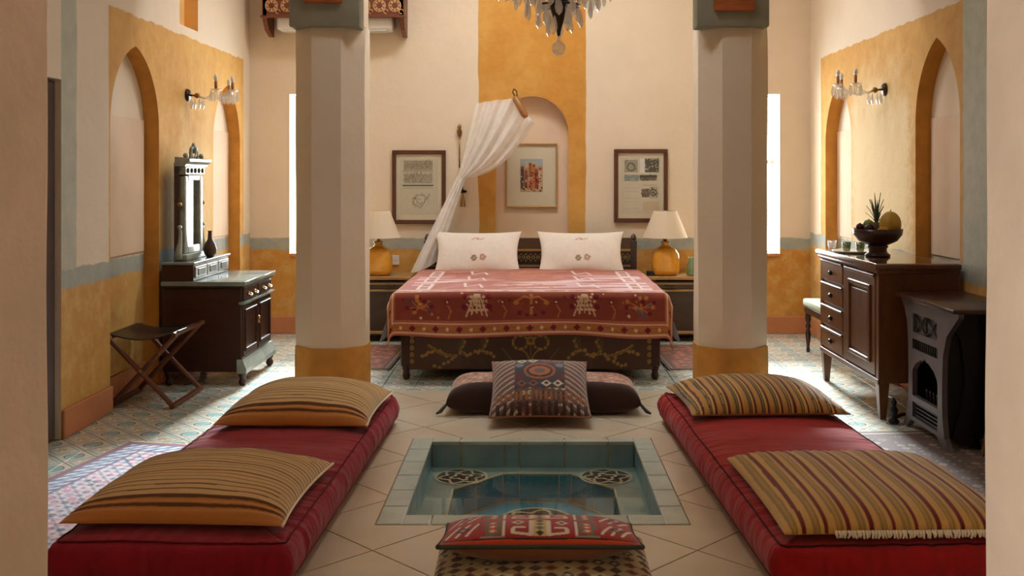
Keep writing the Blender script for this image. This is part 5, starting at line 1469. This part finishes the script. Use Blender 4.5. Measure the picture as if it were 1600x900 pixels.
pn = thing('pineapple', 'pineapple with spiky grey-green crown in the fruit bowl', 'pineapple', (fx-0.005, fy+0.01, ZT+0.10))
obj('pineapple_body', ball(NB(), (fx-0.005, fy+0.01, ZT+0.165), 0.052, 1, 1, 1.25, 18, 14), plain('pineapple_skin', lin(92, 62, 30), 0.7, amt=0.4, scale=60, bump=0.8, bscale=90), pn, True)
M['leafgreen'] = plain('pineapple_leaf', lin(84, 96, 66), 0.5, amt=0.25, scale=20)
for k_ in range(22):
    lay = k_//6; a = k_*2.4; rad = 0.07-0.014*lay; hh = 0.07+0.045*lay
    b0 = Vector((fx-0.005, fy+0.01, ZT+0.22)); dr_ = Vector((math.cos(a), math.sin(a), 0)); sd_ = Vector((-math.sin(a), math.cos(a), 0))
    bm = NB(); prev = None
    for j in range(6):
        t = j/5; c_ = b0+dr_*(rad*t*(0.6+0.5*t))+Vector((0, 0, hh*t)); wd = 0.010*(1-t)**0.7+0.0005
        r = [bm.verts.new(c_-sd_*wd), bm.verts.new(c_+dr_*0.003), bm.verts.new(c_+sd_*wd), bm.verts.new(c_-dr_*0.002)]
        if prev:
            for i in range(4): bm.faces.new((prev[i], prev[(i+1) % 4], r[(i+1) % 4], r[i]))
        prev = r
    obj('leaf', bm, 'leafgreen', pn, True)
tr = obj('serving_tray', lathe(NB(), [(0.0, 0.004), (0.13, 0.004), (0.145, 0.014), (0.15, 0.014), (0.135, 0.0), (0.0, 0.0)], (2.28, 6.98, ZT), 32), 'porcelain', None, True, loc=(2.28, 6.98, ZT)); tag(tr, 'round white tray on the sideboard behind the fruit bowl', 'tray')
gp = [(0, 0), (0.022, 0), (0.026, 0.01), (0.032, 0.065), (0.029, 0.065), (0.023, 0.012), (0, 0.010)]
jar('tumbler', 2.235, 7.00, ZT+0.006, gp, 'wineglass', 'olive glass tumbler on the white tray, left of its pair', 'glass')
jar('tumbler', 2.315, 6.95, ZT+0.006, gp, 'wineglass', 'olive glass tumbler on the white tray, next to the fruit bowl', 'glass')
jar('water_glass', 2.20, 7.22, ZT, gp, 'crystal', 'clear drinking glass at the far corner of the sideboard', 'glass')

# small upholstered bench behind the sideboard
bn = thing('bench', 'small wooden bench with pale green seat behind the sideboard', 'bench', (2.49, 8.18, 0))
obj('seat', B(2.335, 2.64, 7.88, 8.50, 0.39, 0.455, 0.02, 3), plain('pale_green_cloth', lin(176, 184, 160), 0.85, amt=0.1), bn, 40)
obj('apron', B(2.345, 2.635, 7.90, 8.48, 0.335, 0.39, 0.004), 'darkwood', bn, False)
for (x, y) in ((2.37, 7.93), (2.37, 8.45), (2.61, 7.93), (2.61, 8.45)):
    obj('leg', lathe(NB(), [(0.014, 0.0), (0.018, 0.02), (0.012, 0.05), (0.020, 0.10), (0.024, 0.16), (0.014, 0.20), (0.024, 0.22), (0.014, 0.25), (0.025, 0.28), (0.025, 0.345)], (x, y, 0), 12), 'darkwood', bn, True)

# ------------------------------------------------------------------ cast-iron stove
sv = thing('iron_stove', 'grey cast-iron stove front with lattice panel and arched opening', 'stove', (2.40, 5.66, 0))
VX = 2.255
sh = [(5.34, 0.0), (5.40, 0.06), (5.425, 0.17), (5.43, 0.30), (5.42, 0.50), (5.37, 0.62), (5.27, 0.70), (5.22, 0.74), (5.22, 0.765),
      (6.02, 0.765), (6.02, 0.74), (5.97, 0.70), (5.93, 0.62), (5.915, 0.50), (5.91, 0.30), (5.915, 0.17), (5.95, 0.06), (5.99, 0.0), (5.93, 0.0), (5.87, 0.05), (5.50, 0.05), (5.42, 0.0)]
ar = [(5.49, 0.20), (5.85, 0.20), (5.85, 0.335), (5.84, 0.36), (5.80, 0.395), (5.73, 0.425), (5.69, 0.43), (5.67, 0.445), (5.65, 0.43), (5.61, 0.425), (5.54, 0.395), (5.50, 0.36), (5.49, 0.335)]
def q4(a, b, c, d): return [(a, c), (b, c), (b, d), (a, d)]
bm = NB()
holed_face(bm, lambda a, b: (VX, a, b), sh, [ar, q4(5.49, 5.85, 0.475, 0.535), q4(5.50, 5.84, 0.575, 0.685), q4(5.49, 5.85, 0.075, 0.165)])
res = bmesh.ops.extrude_face_region(bm, geom=list(bm.faces))
bmesh.ops.translate(bm, vec=(0.03, 0, 0), verts=[e for e in res['geom'] if isinstance(e, bmesh.types.BMVert)])
obj('front_plate', bm, 'iron', sv, False)
for c0 in (5.50, 5.67):
    for (p_, q_) in (((c0, 0.575), (c0+0.17, 0.685)), ((c0, 0.685), (c0+0.17, 0.575))):
        obj('lattice_bar', tube(NB(), [(VX+0.012, p_[0], p_[1]), (VX+0.012, q_[0], q_[1])], 0.006, 6), 'ironblack', sv, True)
obj('lattice_bar', tube(NB(), [(VX+0.012, 5.67, 0.575), (VX+0.012, 5.67, 0.685)], 0.006, 6), 'ironblack', sv, True)
obj('lattice_back', B(VX+0.022, VX+0.03, 5.49, 5.85, 0.565, 0.695), 'iron', sv, False)
for k_ in range(12): obj('vent_slat', B(VX+0.012, VX+0.02, 5.497+k_*0.03, 5.509+k_*0.03, 0.475, 0.535), 'ironblack', sv, False)
for k_ in range(4): obj('grate_bar', B(VX+0.012, VX+0.02, 5.49, 5.85, 0.082+0.022*k_, 0.092+0.022*k_), 'ironblack', sv, False)
obj('firebox', (lambda bm: [box(bm, *q) for q in ((VX+0.24, VX+0.26, 5.46, 5.88, 0.05, 0.74), (VX+0.03, VX+0.25, 5.44, 5.46, 0.05, 0.74), (VX+0.03, VX+0.25, 5.88, 5.90, 0.05, 0.74), (VX+0.03, VX+0.25, 5.46, 5.88, 0.05, 0.07))] and bm)(NB()), 'ironblack', sv, False)
for k_ in range(5): obj('fire_bar', tube(NB(), [(VX+0.05, 5.56+0.05*k_, 0.19), (VX+0.05, 5.56+0.05*k_, 0.245), (VX+0.045, 5.56+0.05*k_, 0.25)], 0.005, 6), 'iron', sv, True)
for k_, (a, b) in enumerate(((5.56, 5.78), (5.60, 5.80))): obj('firewood', tube(NB(), [(VX+0.13, a, 0.10+0.05*k_), (VX+0.16, b, 0.11+0.05*k_)], 0.03, 9), 'stoolwood', sv, 40)
obj('mantel_top', B(VX-0.04, 2.645, 5.19, 6.03, 0.765, 0.790, 0.006, 2), 'darkwood', sv, 40)
bm = NB()
for j, (z, xx) in enumerate(((0.72, 0.0), (0.60, 0.05), (0.45, 0.075), (0.28, 0.07), (0.12, 0.03), (0.03, 0.0))): pass
side = [(VX+0.03, 0.75), (VX+0.08, 0.62), (VX+0.10, 0.45), (VX+0.09, 0.28), (VX+0.05, 0.12), (VX+0.03, 0.0), (2.64, 0.0), (2.64, 0.765), (VX+0.03, 0.765)]
obj('wooden_side', prism(NB(), [(VX+0.21, 0.765), (VX+0.22, 0.50), (VX+0.20, 0.25), (VX+0.15, 0.0), (2.64, 0.0), (2.64, 0.765)], 5.27, 5.30, 'Y'), 'sidewood', sv, False)
obj('iron_cheek', prism(NB(), [(VX+0.03, 0.765), (VX+0.03, 0.70), (VX+0.09, 0.60), (VX+0.12, 0.40), (VX+0.10, 0.2), (VX+0.05, 0.05), (VX+0.21, 0.0), (2.45, 0.0), (2.45, 0.765)], 5.40, 5.43, 'Y'), 'ironblack', sv, False)
sv.location.z = 0.0095     # stands on the rug
ba = thing('andiron', 'small black scrolled iron andiron on the floor beside the stove', 'andiron', (2.22, 6.02, 0))
bm = lathe(NB(), [(0.0, 0.0), (0.03, 0.0), (0.034, 0.012), (0.014, 0.03), (0.024, 0.06), (0.028, 0.08), (0.012, 0.10), (0.020, 0.125), (0.008, 0.145), (0.0, 0.155)], (2.20, 6.0, 0.009), 14)
obj('baluster', bm, 'ironblack', ba, True)
obj('log_bar', tube(NB(), [(2.20, 6.0, 0.035), (2.26, 6.03, 0.05), (2.32, 6.04, 0.05)], 0.010, 6), 'ironblack', ba, True)

# ------------------------------------------------------------------ crystals: chandelier and wall lights
def drop_mesh(L_, r, n=6):
    bm = NB()
    rings = [(r*0.35, -L_*0.12), (r*0.75, -L_*0.38), (r, -L_*0.62), (r*0.7, -L_*0.85)]
    top = bm.verts.new((0, 0, 0)); bot = bm.verts.new((0, 0, -L_)); R_ = []
    for rr, z in rings: R_.append([bm.verts.new((rr*math.cos(2*PI*k/n), rr*0.6*math.sin(2*PI*k/n), z)) for k in range(n)])
    for k in range(n):
        bm.faces.new((top, R_[0][k], R_[0][(k+1) % n])); bm.faces.new((bot, R_[-1][(k+1) % n], R_[-1][k]))
        for a, b in zip(R_, R_[1:]): bm.faces.new((a[k], b[k], b[(k+1) % n], a[(k+1) % n]))
    bmesh.ops.recalc_face_normals(bm, faces=bm.faces)
    me = bpy.data.meshes.new('crystal_drop'); bm.to_mesh(me); bm.free(); finish(me, 'crystal', False); return me
D_big, D_mid, D_small = drop_mesh(0.105, 0.021), drop_mesh(0.075, 0.016), drop_mesh(0.05, 0.011)
D_wall = drop_mesh(0.088, 0.016)
hx, hy = 0.148, 5.10
ch = thing('chandelier', 'crystal chandelier with dark bronze stem hanging above the pool', 'chandelier', (hx, hy, 2.11))
ball_bm = NB(); ball(ball_bm, (hx, hy, 2.155), 0.038, 1, 1, 1, 10, 7)
obj('crystal_ball', ball_bm, 'crystal', ch, False)
obj('ball_link', tube(NB(), [(hx, hy, 2.19), (hx, hy, 2.235)], [0.012, 0.006], 6), 'crystal', ch, True)
obj('stem', lathe(NB(), [(0.0, 2.215), (0.008, 2.22), (0.016, 2.26), (0.03, 2.31), (0.045, 2.36), (0.05, 2.40), (0.03, 2.44), (0.025, 2.60), (0.04, 2.68), (0.02, 2.75), (0.012, 2.95), (0.03, 3.0), (0.0, 3.02)], (hx, hy, 0), 18), 'bronze', ch, True)
obj('chain', tube(NB(), [(hx, hy, 3.0), (hx, hy, 4.395)], 0.008, 6), 'bronze', ch, True)
obj('ceiling_hook_bar', tube(NB(), [(-1.52, hy, 4.41), (1.52, hy, 4.41)], 0.018, 8), 'bronze', ch, True)
for rr, z in ((0.105, 2.375), (0.20, 2.45), (0.30, 2.50), (0.34, 2.62)):
    obj('ring', tube(NB(), [(hx+rr*math.cos(a), hy+rr*math.sin(a), z) for a in np.linspace(0, 2*PI, 33)], 0.006, 5, cap=False), 'bronze', ch, True)
def hang(me, x, y, z, a): 
    b0 = base_of(ch); return link('crystal_drop', me, ch, (x-b0[0], y-b0[1], z-b0[2]), (random.uniform(-.08, .08), random.uniform(-.08, .08), a))
for n_, rr, z, me in ((6, 0.06, 2.33, D_big), (8, 0.115, 2.37, D_big), (10, 0.165, 2.41, D_big), (13, 0.215, 2.455, D_big), (15, 0.27, 2.475, D_mid), (18, 0.315, 2.495, D_mid), (20, 0.345, 2.62, D_mid)):
    for k_ in range(n_):
        a = 2*PI*(k_+0.5*random.random())/n_
        hang(me, hx+rr*math.cos(a), hy+rr*math.sin(a), z+random.uniform(-0.012, 0.012), a+PI/2)
for n_, rr, z in ((10, 0.08, 2.385), (14, 0.13, 2.425), (18, 0.18, 2.46), (20, 0.235, 2.49), (22, 0.285, 2.53)):
    for k_ in range(n_):
        a = 2*PI*k_/n_+0.2; hang(D_small, hx+rr*math.cos(a), hy+rr*math.sin(a), z, a)
for k_ in range(8):
    a = 2*PI*k_/8+0.2; ca, sa = math.cos(a), math.sin(a)
    ar_ = obj('arm', tube(NB(), [(hx+0.03*ca, hy+0.03*sa, 2.50), (hx+0.12*ca, hy+0.12*sa, 2.45), (hx+0.24*ca, hy+0.24*sa, 2.48), (hx+0.33*ca, hy+0.33*sa, 2.60), (hx+0.34*ca, hy+0.34*sa, 2.66)], 0.008, 6), 'bronze', ch, True)
    obj('drip_pan', lathe(NB(), [(0.0, 0), (0.03, 0.004), (0.048, 0.016), (0.045, 0.018), (0.0, 0.008)], (hx+0.34*ca, hy+0.34*sa, 2.66), 14), 'crystal', ar_, True)
    obj('candle', lathe(NB(), [(0.0, 0), (0.011, 0), (0.011, 0.09), (0.0, 0.09)], (hx+0.34*ca, hy+0.34*sa, 2.67), 10), 'candle', ar_, True)
    obj('bulb', ball(NB(), (hx+0.34*ca, hy+0.34*sa, 2.785), 0.014, 1, 1, 2.0, 10, 8), 'bulb', ar_, True)

def sconce(s, y, z, label):
    X0 = s*2.665
    t = thing('wall_light', label, 'wall light', (X0, y, z), 'crystal wall lights')
    b0 = base_of(t)
    obj('back_plate', tube(NB(), [(X0, y, z-0.02), (X0-s*0.016, y, z-0.02)], [0.05, 0.04], 14), 'bronze', t, True)
    hubx = X0-s*0.075
    obj('hub', ball(tube(NB(), [(X0-s*0.01, y, z-0.02), (hubx, y, z-0.025)], 0.009, 6), (hubx, y, z-0.025), 0.022), 'brass', t, True)
    for k_, (ax, ay, dz) in enumerate(((0.20, -0.17, 0.045), (0.27, 0.02, 0.055), (0.19, 0.19, 0.045))):
        ex, ey = hubx-s*ax, y+ay
        ar_ = obj('arm', tube(NB(), [(hubx, y, z-0.025), (hubx-s*ax*0.4, y+ay*0.4, z-0.055), (hubx-s*ax*0.8, y+ay*0.8, z-0.03), (ex, ey, z+dz-0.05)], 0.008, 6), 'crystal', t, True)
        obj('drip_pan', lathe(NB(), [(0.0, 0), (0.025, 0.003), (0.045, 0.016), (0.042, 0.018), (0.0, 0.008)], (ex, ey, z+dz-0.05), 14), 'crystal', ar_, True)
        obj('candle', lathe(NB(), [(0.0, 0), (0.011, 0), (0.012, 0.065), (0.0, 0.065)], (ex, ey, z+dz-0.04), 10), 'candle', ar_, True)
        obj('bulb', ball(NB(), (ex, ey, z+dz+0.05), 0.015, 1, 1, 1.8, 10, 8), 'bulb', ar_, True)
        for j in range(6):
            a = 2*PI*j/6; link('crystal_drop', D_wall, t, (ex+0.040*math.cos(a)-b0[0], ey+0.040*math.sin(a)-b0[1], dz-0.04), (0, 0, a))
    for j in range(8):
        a = 2*PI*j/8; link('crystal_drop', D_wall, t, (hubx+0.045*math.cos(a)-b0[0], 0.05*math.sin(a), -0.045), (0, 0, a))
    return t
sconce(-1, 7.72, 2.15, 'crystal wall light with three candle arms on the left ochre wall')
sconce(1, 7.45, 2.17, 'crystal wall light with three candle arms on the right ochre wall')
